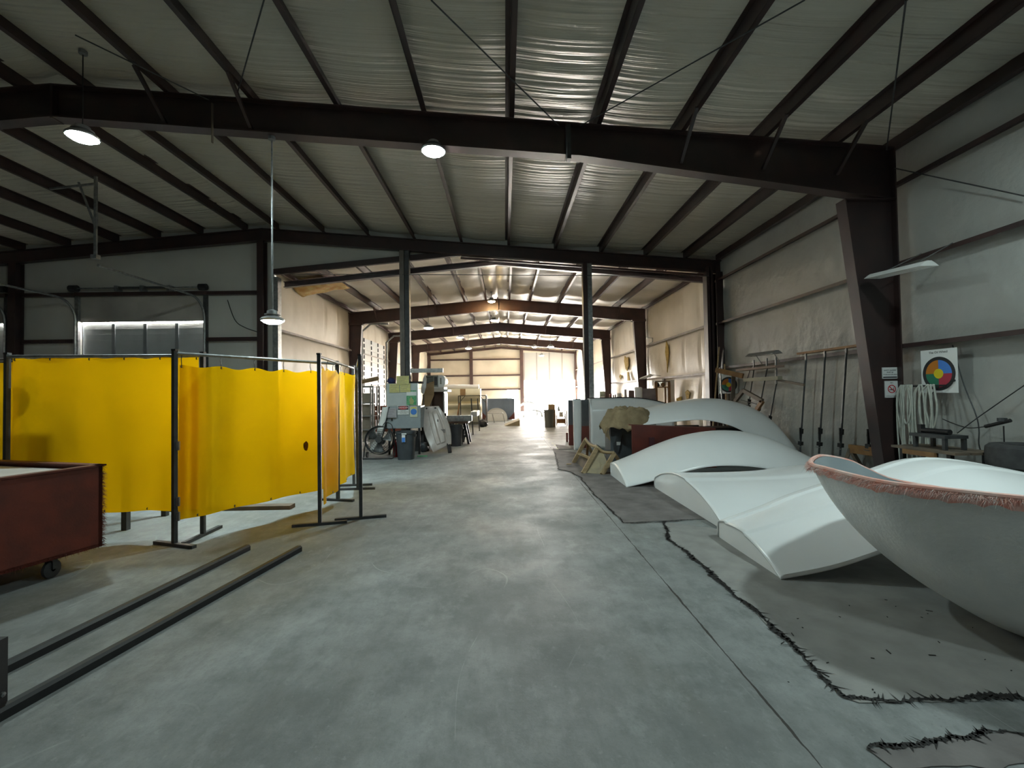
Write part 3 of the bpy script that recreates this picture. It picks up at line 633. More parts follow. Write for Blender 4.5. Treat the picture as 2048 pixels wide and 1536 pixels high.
def things_seen_through():
    # welding bench with rags dimly seen through the wide sheet
    t = thing('welding_bench', 'dim cluttered welding bench behind the wide amber sheet', 'bench', (-4.85,5.6,0))
    build('bench_top', MB().b2((-5.35,5.25,.86),(-4.35,5.95,.92)), DGREY, t)
    for x in (-5.3,-4.4):
        for y in (5.3,5.9): build('leg', MB().b2((x-.03,y-.03,0),(x+.03,y+.03,.86)), DGREY, t)
    t = thing('pole_fan', 'dark fan on a pole dimly seen through the wide amber sheet', 'fan', (-5.02,5.08,0))
    build('pole', MB().cyl((-5.02,5.08,0.03),(-5.02,5.08,1.55),.025), BLACKM, t); build('fan_base', MB().lathe([(0.001,0),(.12,0),(.12,.03),(.03,.05)],(-5.02,5.08,0),20), BLACKM, t)
    build('fan_head', MB().lathe([(0.02,-.05),(.13,-.04),(.15,0),(.13,.04),(.02,.05)],(-5.02,5.08,1.62),20,axis='Y'), BLACKM, t, smooth=True)
    tag(build('storage_box', MB().b2((-4.95,5.3,.92),(-4.5,5.7,1.5)), BROWNW), 'dark box standing on the welding bench behind the wide amber sheet', 'box')
    tag(build('steel_plate', MB().b2((-5.3,5.35,.92),(-4.99,5.45,1.35)), DGREY), 'dark steel plate on the welding bench behind the wide amber sheet', 'plate')
    tag(build('pallet_plank', MB().b2((-4.6,6.1,0.0),(-2.9,6.25,0.05)), OLDWOOD), 'dark plank on the floor behind the amber screens', 'plank')
things_seen_through()

# red fibreglass tub on castors
def rot2(a): return Matrix.Rotation(a,4,'Z').to_3x3()
ra = math.radians(-17); o = Vector((-3.70,4.2,0)); ax = rot2(ra)@Vector((-1,0,0)); ay = rot2(ra)@Vector((0,-1,0))
def TP(a,b,z): q = o+ax*a+ay*b; return (q.x,q.y,z)
t = thing('fibreglass_tub', 'dark red fibreglass tub on castors at the left edge with a hairy rim', 'tub', TP(1,1,0))
LW, LL, zb, zt = 1.75, 2.6, 0.17, 0.90
shell = MB()
shell.prism([TP(0,0,zb),TP(LW,0,zb),TP(LW,LL,zb),TP(0,LL,zb)],(0,0,.03))
for a,b,c,d_ in ((0,0,.03,LL),(LW-.03,0,LW,LL),(0,0,LW,.03),(0,LL-.03,LW,LL)): shell.prism([TP(a,b,zb),TP(c,b,zb),TP(c,d_,zb),TP(a,d_,zb)],(0,0,zt-zb))
build('tub_shell', shell, REDFG, t)
rim = MB()
for a,b,c,d_ in ((-.02,-.02,.06,LL),(LW-.06,-.02,LW+.02,LL),(-.02,-.02,LW,.06)): rim.prism([TP(a,b,zt),TP(c,b,zt),TP(c,d_,zt),TP(a,d_,zt)],(0,0,.015))
build('rim', rim, REDFG, t)
build('lining', MB().prism([TP(.06,.06,zt-.05),TP(LW-.06,.06,zt-.05),TP(LW-.06,LL-.06,zt-.05),TP(.06,LL-.06,zt-.05)],(0,0,.02)), mat('chalky lining',(0.66,0.62,0.60),0.7,0,0.2,4), t)
def fringe(fn, n, ln, r, seed):
    rnd = random.Random(seed); mb = MB()
    for i in range(n):
        p, dvec = fn(rnd.random(), rnd); p = Vector(p); dvec = Vector(dvec)
        l = ln*(0.3+0.7*rnd.random()); j = Vector((rnd.gauss(0,.4),rnd.gauss(0,.4),rnd.gauss(0,.4)))
        dd = (dvec.normalized()+j).normalized(); s = dd.orthogonal().normalized()*r; q = p+dd*l+Vector((0,0,-l*.3))
        mb.add([p-s,p+s,p+dd*l*.55+s*.6,q,p+dd*l*.55-s*.6],[(0,1,2,4),(4,2,3)])
    return mb
fr = fringe(lambda u,rnd: (TP(-.005+.0*u,rnd.random()*LL,zb+.02) if u<.55 else TP(-.0,0.0,zb+(zt-zb)*rnd.random()), Vector(TP(-1,-.6 if u>=.55 else 0,0))-Vector(TP(0,0,0))+Vector((0,0,-.6 if u<.55 else 0))),900,.05,.0016,3)
f = build('fibre_fringe', fr, REDFG, t); f['kind']='stuff'
def castor(x, y, r=0.075, parent=None):
    w = build('castor', MB().lathe([(.02,-.02),(r*.8,-.022),(r,-.012),(r,.012),(r*.8,.022),(.02,.02)],(x,y,r),20,axis='X'), RUBBER, parent, smooth=True)
    build('fork', MB().b2((x-.035,y-.02,r),(x-.027,y+.02,r*2.1)).b2((x+.027,y-.02,r),(x+.035,y+.02,r*2.1)).b2((x-.05,y-.04,r*2.1),(x+.05,y+.04,r*2.2)), DGREY, parent)
for a,b in ((.09,.32),(LW-.2,.3),(.2,LL-.3)):
    q = TP(a,b,0); castor(q[0],q[1],.075,t)

# floor rails of a low lift base
t = thing('lift_base', 'two long dark rails of a low lift on the floor beside the red tub', 'lift base', G(10,1400))
def rail(p0, p1):
    p0, p1 = Vector(p0), Vector(p1); d = (p1-p0).normalized(); s = Vector((d.y,-d.x,0)); w, h = .065,.055
    prof = [(-w/2,0),(-w/2,h*.75),(-w/2+.015,h),(w/2-.015,h),(w/2,h*.75),(w/2,0)]
    return MB().prism([p0+s*a+Vector((0,0,b)) for a,b in prof],p1-p0)
r1a, r1b, r2a, r2b = G(4,1336,.03), G(495,1094,.03), G(12,1418,.03), G(598,1096,.03)
for v in (r1a,r1b,r2a,r2b): v.z = 0
build('rail', rail(r1a-(r1b-r1a)*.12,r1b), BLACKM, t); build('rail', rail(r2a-(r2b-r2a)*.02,r2b), BLACKM, t)
e = (r1a-r2a).normalized(); q = r2a-(r2b-r2a)*.03
build('cross_bar', MB().bar(q+Vector((0,0,.03)),q+e*1.3+Vector((0,0,.03)),.07,.06), BLACKM, t)
q2 = G(2,1432); build('upright', MB().bar(q2+Vector((-.032,0,0)),q2+Vector((-.032,0,.36)),.06,.06), BLACKM, t)
build('bolt', MB().lathe([(0.001,0),(.012,0),(.012,.012),(.001,.014)],q2+Vector((.0,-.0,.10)),6,axis='X'), GALV, t)

# ================================================================== AROUND THE LEFT POST
def standing_box(lo, hi, m, bev=.01): return MB().b2(lo,hi)
# grey machine cabinet faced with boards
cx0, cx1 = A(773,800,11.5).x, A(841,800,11.5).x
t = thing('machine_cabinet', 'grey steel cabinet on legs carrying notices in front of the tall left post', 'cabinet', ((cx0+cx1)/2,11.9,0))
zl, zm, zh = A(800,857,11.5).z, A(800,812,11.5).z, A(800,767,11.5).z
build('body', MB().b2((cx0,11.5,zl),(cx1,12.1,zm)), mat('grey cabinet paint',(0.30,0.34,0.36),0.45,0,0.15,4), t, bevel=.012)
build('upper_board', MB().b2((cx0,11.5,zm+.004),(A(836,790,11.5).x,11.53,zh)), mat('pale grey board',(0.44,0.48,0.48),0.4,0,0.08,5), t)
for x in (cx0+.05,cx1-.05):
    for y in (11.56,12.04): build('leg', MB().b2((x-.025,y-.025,0),(x+.025,y+.025,zl)), BLACKM, t)
build('latch', MB().b2((A(784,839,11.5).x-.02,11.47,A(784,839,11.5).z-.03),(A(784,839,11.5).x+.02,11.5,A(784,839,11.5).z+.03)), BLACKM, t)
def sheet(name, x0,y0,x1,y1,Y,m,label,cat,th=.006):
    a = A(x0,y0,Y); b = A(x1,y1,Y); t = thing(name,label,cat,((a.x+b.x)/2,Y,min(a.z,b.z)))
    build('sheet', MB().b2((a.x,Y-th,b.z),(b.x,Y,a.z)), m, t); return t, a, b
FR = (PI/2,0,0)
def lines(t, a, b, Y, k, m, s=.016, words=None):
    h = a.z-b.z
    for i in range(k):
        z = a.z-h*(i+.7)/(k+.4); w = (b.x-a.x)
        build('text_line', MB().b2((a.x+w*.1,Y-.001,z-s/2),(b.x-w*(.1+.12*((i*7)%3)),Y,z+s/2)), m, t)
t,a,b = sheet('notice_paper',793,752,818,769,11.47,YPAPER,'yellow notice sticking up above the board at the foot of the post','notice'); lines(t,a,b,11.463,5,mat('faint print',(0.38,0.34,0.18),0.7),.012)
t,a,b = sheet('notice_paper',779,768,799,785,11.485,YPAPER,'yellow notice, one of two side by side, nearer the blue bundle','notice'); lines(t,a,b,11.478,4,MATS['faint print'],.012)
t,a,b = sheet('notice_paper',800,767,821,784,11.485,YPAPER,'yellow notice, one of two side by side, nearer the green poster','notice'); lines(t,a,b,11.478,4,MATS['faint print'],.012)
t,a,b = sheet('green_poster',813,781,833,810,11.49,PAPER,'green and white poster on the pale board','poster')
build('header_bar', MB().b2((a.x,11.48,a.z-.03),(b.x,11.484,a.z)), GREENINK, t)
build('picture', MB().b2((a.x,11.479,b.z),(b.x,11.484,b.z+.24)), GREENINK, t)
build('bottle_shape', MB().prism([(a.x+.09,11.474,b.z+.02),(a.x+.17,11.474,b.z+.02),(a.x+.19,11.474,b.z+.1),(a.x+.12,11.474,b.z+.22),(a.x+.07,11.474,b.z+.12)],(0,.004,0)), mat('pale olive',(0.35,0.38,0.16),0.6), t)
t,a,b = sheet('danger_sign',795,811,818,829,11.49,PAPER,'danger sign with a red panel on the grey cabinet','sign')
hh = a.z-b.z; cxm=(a.x+b.x)/2
build('black_panel', MB().b2((a.x+.012,11.479,a.z-hh*.47),(b.x-.012,11.484,a.z-.012)), INK, t)
def ellipse(cx,cz,rx,rz,Y,th=.003,n=28): return MB().prism([(cx+rx*math.cos(2*PI*k/n),Y,cz+rz*math.sin(2*PI*k/n)) for k in range(n)],(0,th,0))
build('red_oval', ellipse(cxm,a.z-hh*.25,(b.x-a.x)*.42,hh*.17,11.475), REDINK, t)
text('DANGER',.062,PAPER,t,(cxm,11.473,a.z-hh*.25),FR)
for k,(w,s) in enumerate((('KEEP OUT',.03),('AUTHORIZED PERSONNEL',.023),('ONLY IN AREA',.025))): text(w,s,INK,t,(cxm,11.482,a.z-hh*(.58+.14*k)),FR)
t,a,b = sheet('clear_document_holder',770,817,793,835,11.44,CLEARP,'cloudy plastic document holder at the left of the danger sign','document holder'); lines(t,a,b,11.433,4,mat('grey print',(0.22,0.21,0.23),0.7),.014)
t,a,b = sheet('blue_poster',820,813,835,834,11.49,mat('cream paper',(0.60,0.60,0.45),0.6),'small cream poster with a blue blot right of the danger sign','poster')
build('blue_blot', ellipse((a.x+b.x)/2,(a.z+b.z)/2,(b.x-a.x)*.42,(a.z-b.z)*.28,11.479), BLUEINK, t)
lines(t,a,Vector((b.x,0,a.z-.07)),11.483,1,YELLOW,.02)
# cloth bundle, ledge and galvanised channel near the top of the board
def blob(name,c,r,m,label,cat,seed=0,n=14,rough=.25):
    c=Vector(c)
    def fn(u,v):
        th=PI*(1-u); ph=2*PI*v; d=Vector((math.sin(th)*math.cos(ph),math.sin(th)*math.sin(ph),math.cos(th)))
        k=1+rough*noise.noise(d*2.2+Vector((seed,0,0)))+rough*.6*noise.noise(d*5+Vector((0,seed,0)))
        q=Vector((d.x*r[0]*k,d.y*r[1]*k,max(d.z*r[2]*k,-r[2]*.92))); return c+q
    return tag(build(name,MB().grid(fn,n,n*2),m,smooth='all'),label,cat)
q=A(785,762,11.7); blob('rag_bundle',(q.x,11.55,zh+.075),(.1,.06,.075),mat('navy cloth',(0.015,0.02,0.08),0.85),'navy rag bundle lying on top of the pale board','rag',3)
a=A(800,741,12.3); b=A(885,742,12.3)
tag(build('wall_channel', MB().b2((A(819,742,12.3).x,12.38,a.z-.06),(b.x,12.49,a.z+.05)), GALV), 'galvanised channel jutting right from the tall left post','channel')
tag(build('angle_bracket', MB().b2((A(817,763,12.2).x,12.3,A(817,765,12.2).z-.03),(A(842,763,12.2).x,12.57,A(817,765,12.2).z+.03)), BLACKM),'dark bracket bar just right of the yellow notices','bracket')
# leaning white strip behind the fan
t=thing('fender_strip','white curved fender strip leaning on the grey cabinet behind the fan','fender strip',A(755,880,11.3))
pts=[A(771,814,11.42),A(768,830,11.4),A(763,850,11.36),A(758,872,11.3),A(750,885,11.25),A(745,905,11.22)]
pts=catmull(pts,20); w=.075
mb=MB().grid(lambda u,v:(lambda q:(q.x-w+2*w*v,q.y-.02*math.sin(PI*v),q.z))(pts[int(round(u*20))]),20,6)
build('strip',mb,WHITEP,t,solid=.02,smooth='all')
mb=MB().grid(lambda u,v:(lambda q:(q.x+w,q.y+.1*v,q.z))(pts[int(round(u*20))]),20,2)
build('strip_flange',mb,DGREY,t,solid=.015,smooth='all')
# drum fan
fc=A(760,889,11.0); R_=.335
t=thing('drum_fan','black drum fan with wire grille on the floor beside the trash bin','fan',(fc.x,11.0,0))
fz=R_+.09; fc=Vector((fc.x,11.0,fz)); tilt=Matrix.Rotation(-.18,3,'X')
def TF(p): return fc+tilt@Vector(p)
def ring(r,y,n=36): return [TF((r*math.cos(2*PI*k/n),y,r*math.sin(2*PI*k/n))) for k in range(n)]
build('drum', MB().add([v for y in (-.11,.11) for v in ring(R_,y)],[(k,(k+1)%36,36+(k+1)%36,36+k) for k in range(36)]), BLACKM, t, solid=.012, smooth=True)
gr=t
for r in (.06,.11,.16,.21,.26,.30,R_): build('grille_ring', MB().tube(ring(r,-.125),.0035,5,closed=True), DGREY, t)
for k in range(16):
    a_=2*PI*k/16; build('grille_spoke', MB().cyl(TF((.05*math.cos(a_),-.128,.05*math.sin(a_))),TF((R_*math.cos(a_),-.12,R_*math.sin(a_))),.003,n=5), DGREY, t)
build('hub', MB().tube([TF((0,-.14,0)),TF((0,.06,0))],.075,18), BLACKM, t)
for k in range(3):
    a_=2*PI*k/3+.4; mb=MB()
    def bl(u,v,a_=a_):
        r=.08+.22*u; an=a_+(v-.5)*(.75+.35*u); return TF((r*math.cos(an),(v-.5)*.13,r*math.sin(an)))
    build('blade', MB().grid(bl,6,6), GALV, t, solid=.004, smooth=True)
build('motor', MB().tube([TF((0,.02,0)),TF((0,.2,0))],.09,16), BLACKM, t)
for s in (-1,1):
    build('stand', MB().tube(catmull([TF((s*R_,0,0)),(fc.x+s*.37,10.98,.22),(fc.x+s*.36,10.9,.05),(fc.x+s*.36,10.75,.02),(fc.x+s*.3,10.72,.02)],14),.014,8), BLACKM, t, smooth=True)
build('stand_bar', MB().cyl((fc.x-.33,10.73,.02),(fc.x+.33,10.73,.02),.014,n=8), BLACKM, t)
for s in (-1,1): build('wheel', MB().lathe([(.01,-.02),(.07,-.02),(.07,.02),(.01,.02)],(fc.x+s*.34,11.1,.07),18,axis='X'), RUBBER, t)
build('handle', MB().tube(catmull([TF((.05,.0,R_)),TF((.1,.05,R_+.1)),TF((.25,.06,R_+.05)),TF((.3,.05,.2))],12),.01,6), BLACKM, t, smooth=True)
# trash bins
def bin_(name, cx, y, r, h, m, label, lid=False, square=True):
    t=thing(name,label,'trash bin',(cx,y,0))
    def sq(r_,z,n=28):
        o_=[]
        for k in range(n):
            a_=2*PI*k/n; c_,s_=math.cos(a_),math.sin(a_); e_=.55 if square else 1
            o_.append(Vector((cx+r_*math.copysign(abs(c_)**e_,c_),y+r_*math.copysign(abs(s_)**e_,s_),z)))
        return o_
    lev=[(r*.80,0),(r*.80,.01),(r*.97,h-.05),(r*1.04,h-.05),(r*1.04,h),(r*.93,h),(r*.76,.03)]; mb=MB(); n=28
    vs=[v for rr,z in lev for v in sq(rr,z)]
    fs=[tuple(range(n-1,-1,-1))]+[(i*n+k,i*n+(k+1)%n,(i+1)*n+(k+1)%n,(i+1)*n+k) for i in range(len(lev)-1) for k in range(n)]+[tuple((len(lev)-1)*n+k for k in range(n))]
    build('bin_body', MB().add(vs,fs), m, t, smooth=True); 
    for s in (-1,1): build('handle', MB().b2((cx+s*r*.98-.02,y-.07,h-.13),(cx+s*r*.98+.02,y+.07,h-.08)), m, t)
    return t
bx=A(812,900,10.7); t=bin_('trash_bin',bx.x,10.72,.225,.66,PLASTG,'grey trash bin with a blue label in front of the machine cabinet')
build('label', MB().b2((bx.x-.045,10.47,.42),(bx.x+.035,10.478,.59)).prism([(bx.x-.045,10.47,.42),(bx.x+.035,10.47,.42),(bx.x+.035,10.47,.43)],(0,.005,0)), PAPER, t)
build('label_print', MB().b2((bx.x-.04,10.466,.425),(bx.x+.03,10.472,.53)), BLUEINK, t)
build('bag_edge', MB().b2((bx.x-.05,10.47,.6),(bx.x+.06,10.49,.625)), PAPER, t)
q=A(911,880,13.2); bin_('trash_bin',q.x,13.3,.21,.62,PLASTG,'dark trash bin under the brown bench top',square=False)
q=A(1099,850,19.6); bin_('trash_bin',q.x,19.8,.225,.78,mat('olive grey plastic',(0.10,0.10,0.085),0.5),'olive grey bin standing alone by the aisle in the far shop',square=False)
# fire extinguisher and yellow tool
q=A(791,900,11.1); t=thing('fire_extinguisher','red extinguisher between the fan and the grey bin','extinguisher',(q.x,11.1,0))
build('cylinder', MB().lathe([(.001,0),(.055,0),(.06,.02),(.06,.30),(.05,.35),(.02,.38),(.02,.41),(.001,.41)],(q.x,11.1,0),16), mat('maroon enamel',(0.16,0.012,0.015),0.35), t, smooth=True)
build('valve', MB().b2((q.x-.04,11.08,.41),(q.x+.05,11.12,.44)), BLACKM, t)
q=G(807,916); t=thing('caulking_gun','yellow tool lying on the floor at the foot of the grey bin','tool',q)
build('barrel', MB().cyl((q.x-.09,q.y,.03),(q.x+.09,q.y+.02,.03),.03,n=12), mat('safety yellow',(0.75,0.48,0.01),0.45), t); build('handle', MB().bar((q.x+.09,q.y+.02,.03),(q.x+.11,q.y-.09,.015),.02,.03), BLACKM, t)
q=G(845,913); tag(build('offcut', MB().b2((q.x-.12,q.y-.03,0),(q.x+.12,q.y+.03,.025)), GREENINK),'small greenish offcut on the floor right of the grey bin','offcut')
q=A(850,880,12.2); tag(build('black_crate', MB().b2((q.x-.30,12.15,0),(q.x+.12,12.7,.55)), INK, bevel=.02),'black crate on the floor between the grey cabinet and the beige panel','crate')
q=A(846,895,11.9); blob('black_bag',(q.x,12.0,.13),(.12,.1,.14),PLASTG,'dark bag on the floor right of the grey bin','bag',31,10,.3)
# beige moulded panel leaning
t=thing('moulded_panel','beige moulded panel with two bolt holes leaning beside the aisle','panel',G(880,905))
TLp,TRp,BLp,BRp=A(846,813,12.1),A(878,812,12.1),A(866,905,11.6),A(903,888,11.9)
def panel(u,v):
    top=TLp.lerp(TRp,u); bot=BLp.lerp(BRp,u); q=bot.lerp(top,v)
    wid=1+.10*math.sin(v*PI)*(u-.5); q.x+=(u-.5)*.22*math.sin(PI*v)
    b_=.05*math.sin(PI*v)*math.sin(PI*u)+(.035 if .3<u<.72 and .1<v<.85 else 0)*(1 if abs(u-.5)>.0 else 0)+(.03 if u>.82 else 0)
    return q+Vector((0,-b_,0))
build('panel_skin', MB().grid(panel,30,30), BEIGE, t, solid=.015, smooth=True)
for u_ in (.22,.72):
    q=panel(u_,.95); build('bolt_hole', MB().lathe([(.001,-.004),(.025,-.004),(.025,.004)],q+Vector((0,-.012,0)),12,axis='Y'), INK, t)
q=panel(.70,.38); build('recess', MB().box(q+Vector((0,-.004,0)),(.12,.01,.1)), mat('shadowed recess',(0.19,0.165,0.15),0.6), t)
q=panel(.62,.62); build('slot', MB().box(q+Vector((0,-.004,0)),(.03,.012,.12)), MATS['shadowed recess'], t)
q=G(897,905); build('support_leg', MB().bar(A(895,880,11.95),(q.x+.05,q.y-.1,0.01),.09,.05), BLACKM, t)
# cardboard, white oval shell, brown cabinet, machine on top
t=thing('cardboard_sheet','brown bent cardboard sheet standing right of the pale board','cardboard',A(850,812,12.9)+Vector((0,0,0)))
mb=MB().prism([A(842,815,12.9),A(858,815,12.9),A(868,790,12.9),A(868,762,12.9),A(852,768,12.9),A(846,790,12.9)],(0,.02,0)); build('sheet',mb,CARDB,t)
build('prop_stick', MB().bar(A(862,800,12.95),Vector((A(862,800,12.95).x,13.0,0)),.04,.04), OLDWOOD, t)
t=thing('oval_shell','white oval shell standing upright above the brown cardboard','shell',A(846,789,12.85))
pts=[A(x,y,12.85) for x,y in ((847,789),(852,775),(853,758),(850,748),(846,757),(842,775),(842,785))]
build('oval_body', MB().prism(pts,(0,.05,0)), WHITEP, t, bevel=.01); build('support', MB().bar(A(847,789,12.9),Vector((A(847,789,12.9).x,12.95,0)),.05,.03), OLDWOOD, t)
def at_box(x0,y0,x1,y1,Y,dep,zb=None):
    a=A(x0,y0,Y); b=A(x1,y1,Y); return (a.x,Y,b.z if zb is None else zb),(b.x,Y+dep,a.z)
lo,hi=at_box(862,784,889,880,13.6,.7,0); t=thing('brown_cabinet','tall dark brown cabinet behind the leaning beige panel','cabinet',((lo[0]+hi[0])/2,13.9,0))
build('body', MB().b2(lo,hi), BROWNW, t); build('door', MB().b2((hi[0],13.6,.05),(hi[0]+.02,14.28,hi[2]-.03)), mat('darker laminate',(0.03,0.016,0.011),0.4), t)
build('trim_strip', MB().b2((hi[0]-.015,13.585,0),(hi[0]+.005,13.6,hi[2])), PAPER, t); build('handle', MB().b2((hi[0]+.02,13.62,.85),(hi[0]+.06,13.72,.95)), BLACKM, t)
ztop=hi[2]
tag(build('white_tray', MB().b2((lo[0]-.06,13.45,ztop),(hi[0]+.14,14.3,ztop+.07)), WHITEP, bevel=.01),'white shallow tray lying on the brown cabinet','tray')
tag(build('white_tray', MB().b2((lo[0]-.02,13.5,ztop+.07),(hi[0]+.02,14.2,ztop+.15)), WHITEP, bevel=.01),'smaller white tray stacked under the vented machine','tray')
a=A(851,751,13.6); b=A(893,772,13.6); zz=ztop+.15
t=thing('vented_machine','white vented machine with a grey grille front on top of the brown cabinet','machine',((a.x+b.x)/2,13.8,zz))
xm=A(877,760,13.6).x
build('grille_front', MB().b2((a.x,13.55,zz),(xm,14.1,a.z)), mat('grey green plastic',(0.17,0.18,0.15),0.5), t)
for k in range(5): build('louvre', MB().b2((a.x+.03,13.54,zz+.06+k*.055),(xm-.15,13.55,zz+.085+k*.055)), BLACKM, t)
build('knob_panel', MB().b2((xm-.12,13.54,zz+.05),(xm-.03,13.55,a.z-.05)), BLACKM, t)
def cv(u,v):
    an=PI*u-PI/2; return (xm+.01+.22*math.cos(an) if True else 0, 13.55+.55*v, (zz+a.z)/2+(a.z-zz)/2*math.sin(an))
n=14; poly=[(xm,13.55,zz)]+[(xm+.10+.12*math.cos(PI*k/n-PI/2),13.55,(zz+a.z)/2+(a.z-zz)/2*math.sin(PI*k/n-PI/2)) for k in range(n+1)]+[(xm,13.55,a.z)]
build('rounded_cover', MB().prism(poly,(0,.55,0)), WHITEP, t); build('window', MB().b2((xm+.05,13.54,zz+.08),(xm+.1,13.55,a.z-.08)), MATS['grey green plastic'], t)

# storage rack far left with sheets, tube, red beam
rx0,rx1=A(707,800,11.9).x,A(746,800,11.9).x
t=thing('storage_rack','thin steel rack full of board sheets left of the fan','rack',((rx0+rx1)/2,12.2,0))
zr=A(725,772,11.9).z
for x in (rx0,(rx0*.12+rx1*.88),rx1):
    for y in (11.9,12.5): build('upright', MB().b2((x-.018,y-.018,0),(x+.018,y+.018,zr)), mat('dusty rack steel',(0.20,0.18,0.16),0.6,0.2), t)
for z in (.32,.62,.98,1.32,zr-.02): build('shelf_bar', MB().b2((rx0,11.885,z-.02),(rx1,11.905,z+.02)), MATS['dusty rack steel'], t); build('shelf', MB().b2((rx0,11.905,z-.015),(rx1,12.5,z)), OLDWOOD, t)
DPLY=mat('grey brown board',(0.27,0.22,0.165),0.8,0,0.3,5)
for k,(z,h,lab) in enumerate(((.32,.27,'grey brown boards on the lowest shelf of the thin rack'),(.62,.33,'tall grey brown boards on the second shelf of the thin rack'),(.98,.30,'grey brown boards on the third shelf of the thin rack'),(1.32,.26,'grey brown boards on the top shelf of the thin rack'))):
    for j in range(2): tag(build('board_sheet', MB().box(((rx0+rx1*.85)/1.85+.03*j,12.02+.22*j,z+h/2),((rx1-rx0)*.78,.03,h)), DPLY),('front one of the ','rear one of the ')[j]+lab,'board')
p0,p1=A(698,774,12.3),A(755,757,11.7); k_=zr+.06-min(p0.z,p1.z)+.02; p0.z=max(p0.z,zr+.056)
mb=MB(); d=(p1-p0); 
tag(build('cardboard_tube', MB().tube([p0,p1],.055,16), CARDB, smooth=True),'brown cardboard tube jutting from the top of the thin rack','tube')
tag(build('rack_beam', MB().b2((A(747,815,13.2).x,13.2,A(747,812,13.2).z-.14),(A(773,815,13.2).x,13.3,A(747,812,13.2).z)), REDSTEEL),'red beam behind the thin rack left of the grey cabinet','beam')
t=thing('pallet_rack','red and grey pallet rack behind the fan','rack',(-3.4,13.6,0))
for x in (-3.85,-2.95): build('upright', MB().b2((x-.04,13.3,0),(x+.04,13.4,1.05)), REDSTEEL, t)
for z in (.45,.8): build('beam', MB().b2((-3.85,13.29,z),(-2.95,13.35,z+.08)), REDSTEEL, t); build('deck', MB().b2((-3.85,13.35,z+.03),(-2.95,14.0,z+.06)), OLDWOOD, t)
tag(build('parts_box', MB().b2((-3.7,13.4,.86),(-3.35,13.8,1.04)), mat('pinkish box',(0.35,0.22,0.18),0.8), bevel=.01),'pinkish box on the pallet rack behind the fan','box')
tag(build('parts_box', MB().b2((-3.6,13.4,.51),(-3.2,13.8,.7)), DGREY, bevel=.01),'dark box on the lower deck of the pallet rack','box')

# bench with channel and saw trestle legs, aisle edge
q0,q1=A(893,843,13.4),A(940,840,14.2); zt_=A(915,842,13.8).z
t=thing('work_bench','brown topped bench with black trestle legs beside the aisle','bench',(q1.x-.3,14.0,0))
build('bench_top', MB().b2((q0.x-.05,13.5,zt_-.06),(q1.x,14.3,zt_)), mat('stained bench top',(0.10,0.05,0.03),0.55,0,.3,6), t)
for y in (13.6,14.2):
    for dx in (-.10,.12): build('leg', MB().bar((q1.x-.12,y,zt_-.06),(q1.x-.12+dx,y,0.01),.07,.05,up=(0,1,0)), BLACKM, t)
    build('leg', MB().bar((q0.x+.1,y,zt_-.06),(q0.x+.1,y,0.01),.07,.05,up=(0,1,0)), BLACKM, t)
build('stretcher', MB().b2((q1.x-.2,13.6,.22),(q1.x-.04,14.2,.28)), BLACKM, t)
a=A(894,829,13.7); b=A(944,827,13.7)
tag(build('steel_channel', MB().b2((a.x,13.6,zt_),(b.x,13.8,zt_+.0)).b2((a.x,13.6,zt_+.005),(b.x,13.8,zt_+.17)), GALV),'pale galvanised channel lying on the brown topped bench','channel')
tag(build('bench_vice', MB().b2((A(918,835,14).x-.1,13.95,zt_),(A(918,835,14).x+.05,14.15,zt_+.09)).b2((A(918,835,14).x+.02,13.9,zt_+.02),(A(918,835,14).x+.2,14.1,zt_+.16)), BLACKM),'black vice at the back of the brown topped bench','vice')
# pipe stands
PST=thing('pole_stand','stand of two dark poles with a white sleeve between them by the aisle','pole stand',G(952,866))
for k,(xt,yt,xb,yb) in enumerate(((942.5,797,946,870),(955,797,959,862))):
    g=G(xb,yb); top=A(xt,yt,g.y); build('pole', MB().cyl((g.x,g.y,0.0),(top.x,top.y,top.z),.022,n=8), DGREY, PST, smooth=True)
q=A(950,827,16.8); build('white_sleeve', MB().b2((q.x-.12,16.2,q.z-.09),(q.x+.12,17.7,q.z+.09)), WHITEP, PST, bevel=.02)
# tube frame rack with box
g=G(972,853); Yf=g.y; a=A(917,791,Yf); b=A(972,791,Yf); zf=A(945,791,Yf).z
t=thing('tube_frame','rusty tube frame stand on castors with a brown box on it','frame',((a.x+b.x)/2,Yf,0))
FRM=mat('dark olive tube',(0.07,0.065,0.05),0.5,0.2)
for x in (a.x,b.x):
    for y in (Yf,Yf+.9): build('post', MB().b2((x-.025,y-.025,.08),(x+.025,y+.025,zf)), FRM, t); build('castor', MB().lathe([(.01,-.02),(.055,-.02),(.055,.02),(.01,.02)],(x,y,.055),14,axis='X'), RUBBER, t)
for y in (Yf,Yf+.9): build('rail', MB().b2((a.x,y-.02,zf-.03),(b.x,y+.02,zf+.01)), FRM, t); build('rail', MB().b2((a.x,y-.02,.12),(b.x,y+.02,.16)), FRM, t)
build('brace', MB().bar((a.x,Yf,zf-.35),(a.x+.3,Yf,zf-.02),.03,.03), FRM, t); build('brace', MB().bar((b.x,Yf,zf-.35),(b.x-.3,Yf,zf-.02),.03,.03), FRM, t); build('brace', MB().bar((b.x,Yf,.45),(b.x-.32,Yf,.15),.03,.03), FRM, t)
build('deck', MB().b2((a.x,Yf,zf-.005),(b.x,Yf+.9,zf+.012)), FRM, t)
lo,hi=at_box(920,778,930.5,791,Yf+.1,.25,zf+.012); tag(build('cardboard_box', MB().b2(lo,hi), CARDB, bevel=.008),'small brown box on the left end of the tube frame','box')
tag(build('timber_prop', MB().bar(A(919,806,Yf-.12),Vector((A(911,850,Yf-.12).x,Yf-.14,.03)),.06,.05), ORWOOD),'orange timber leaning on the left post of the tube frame','timber')
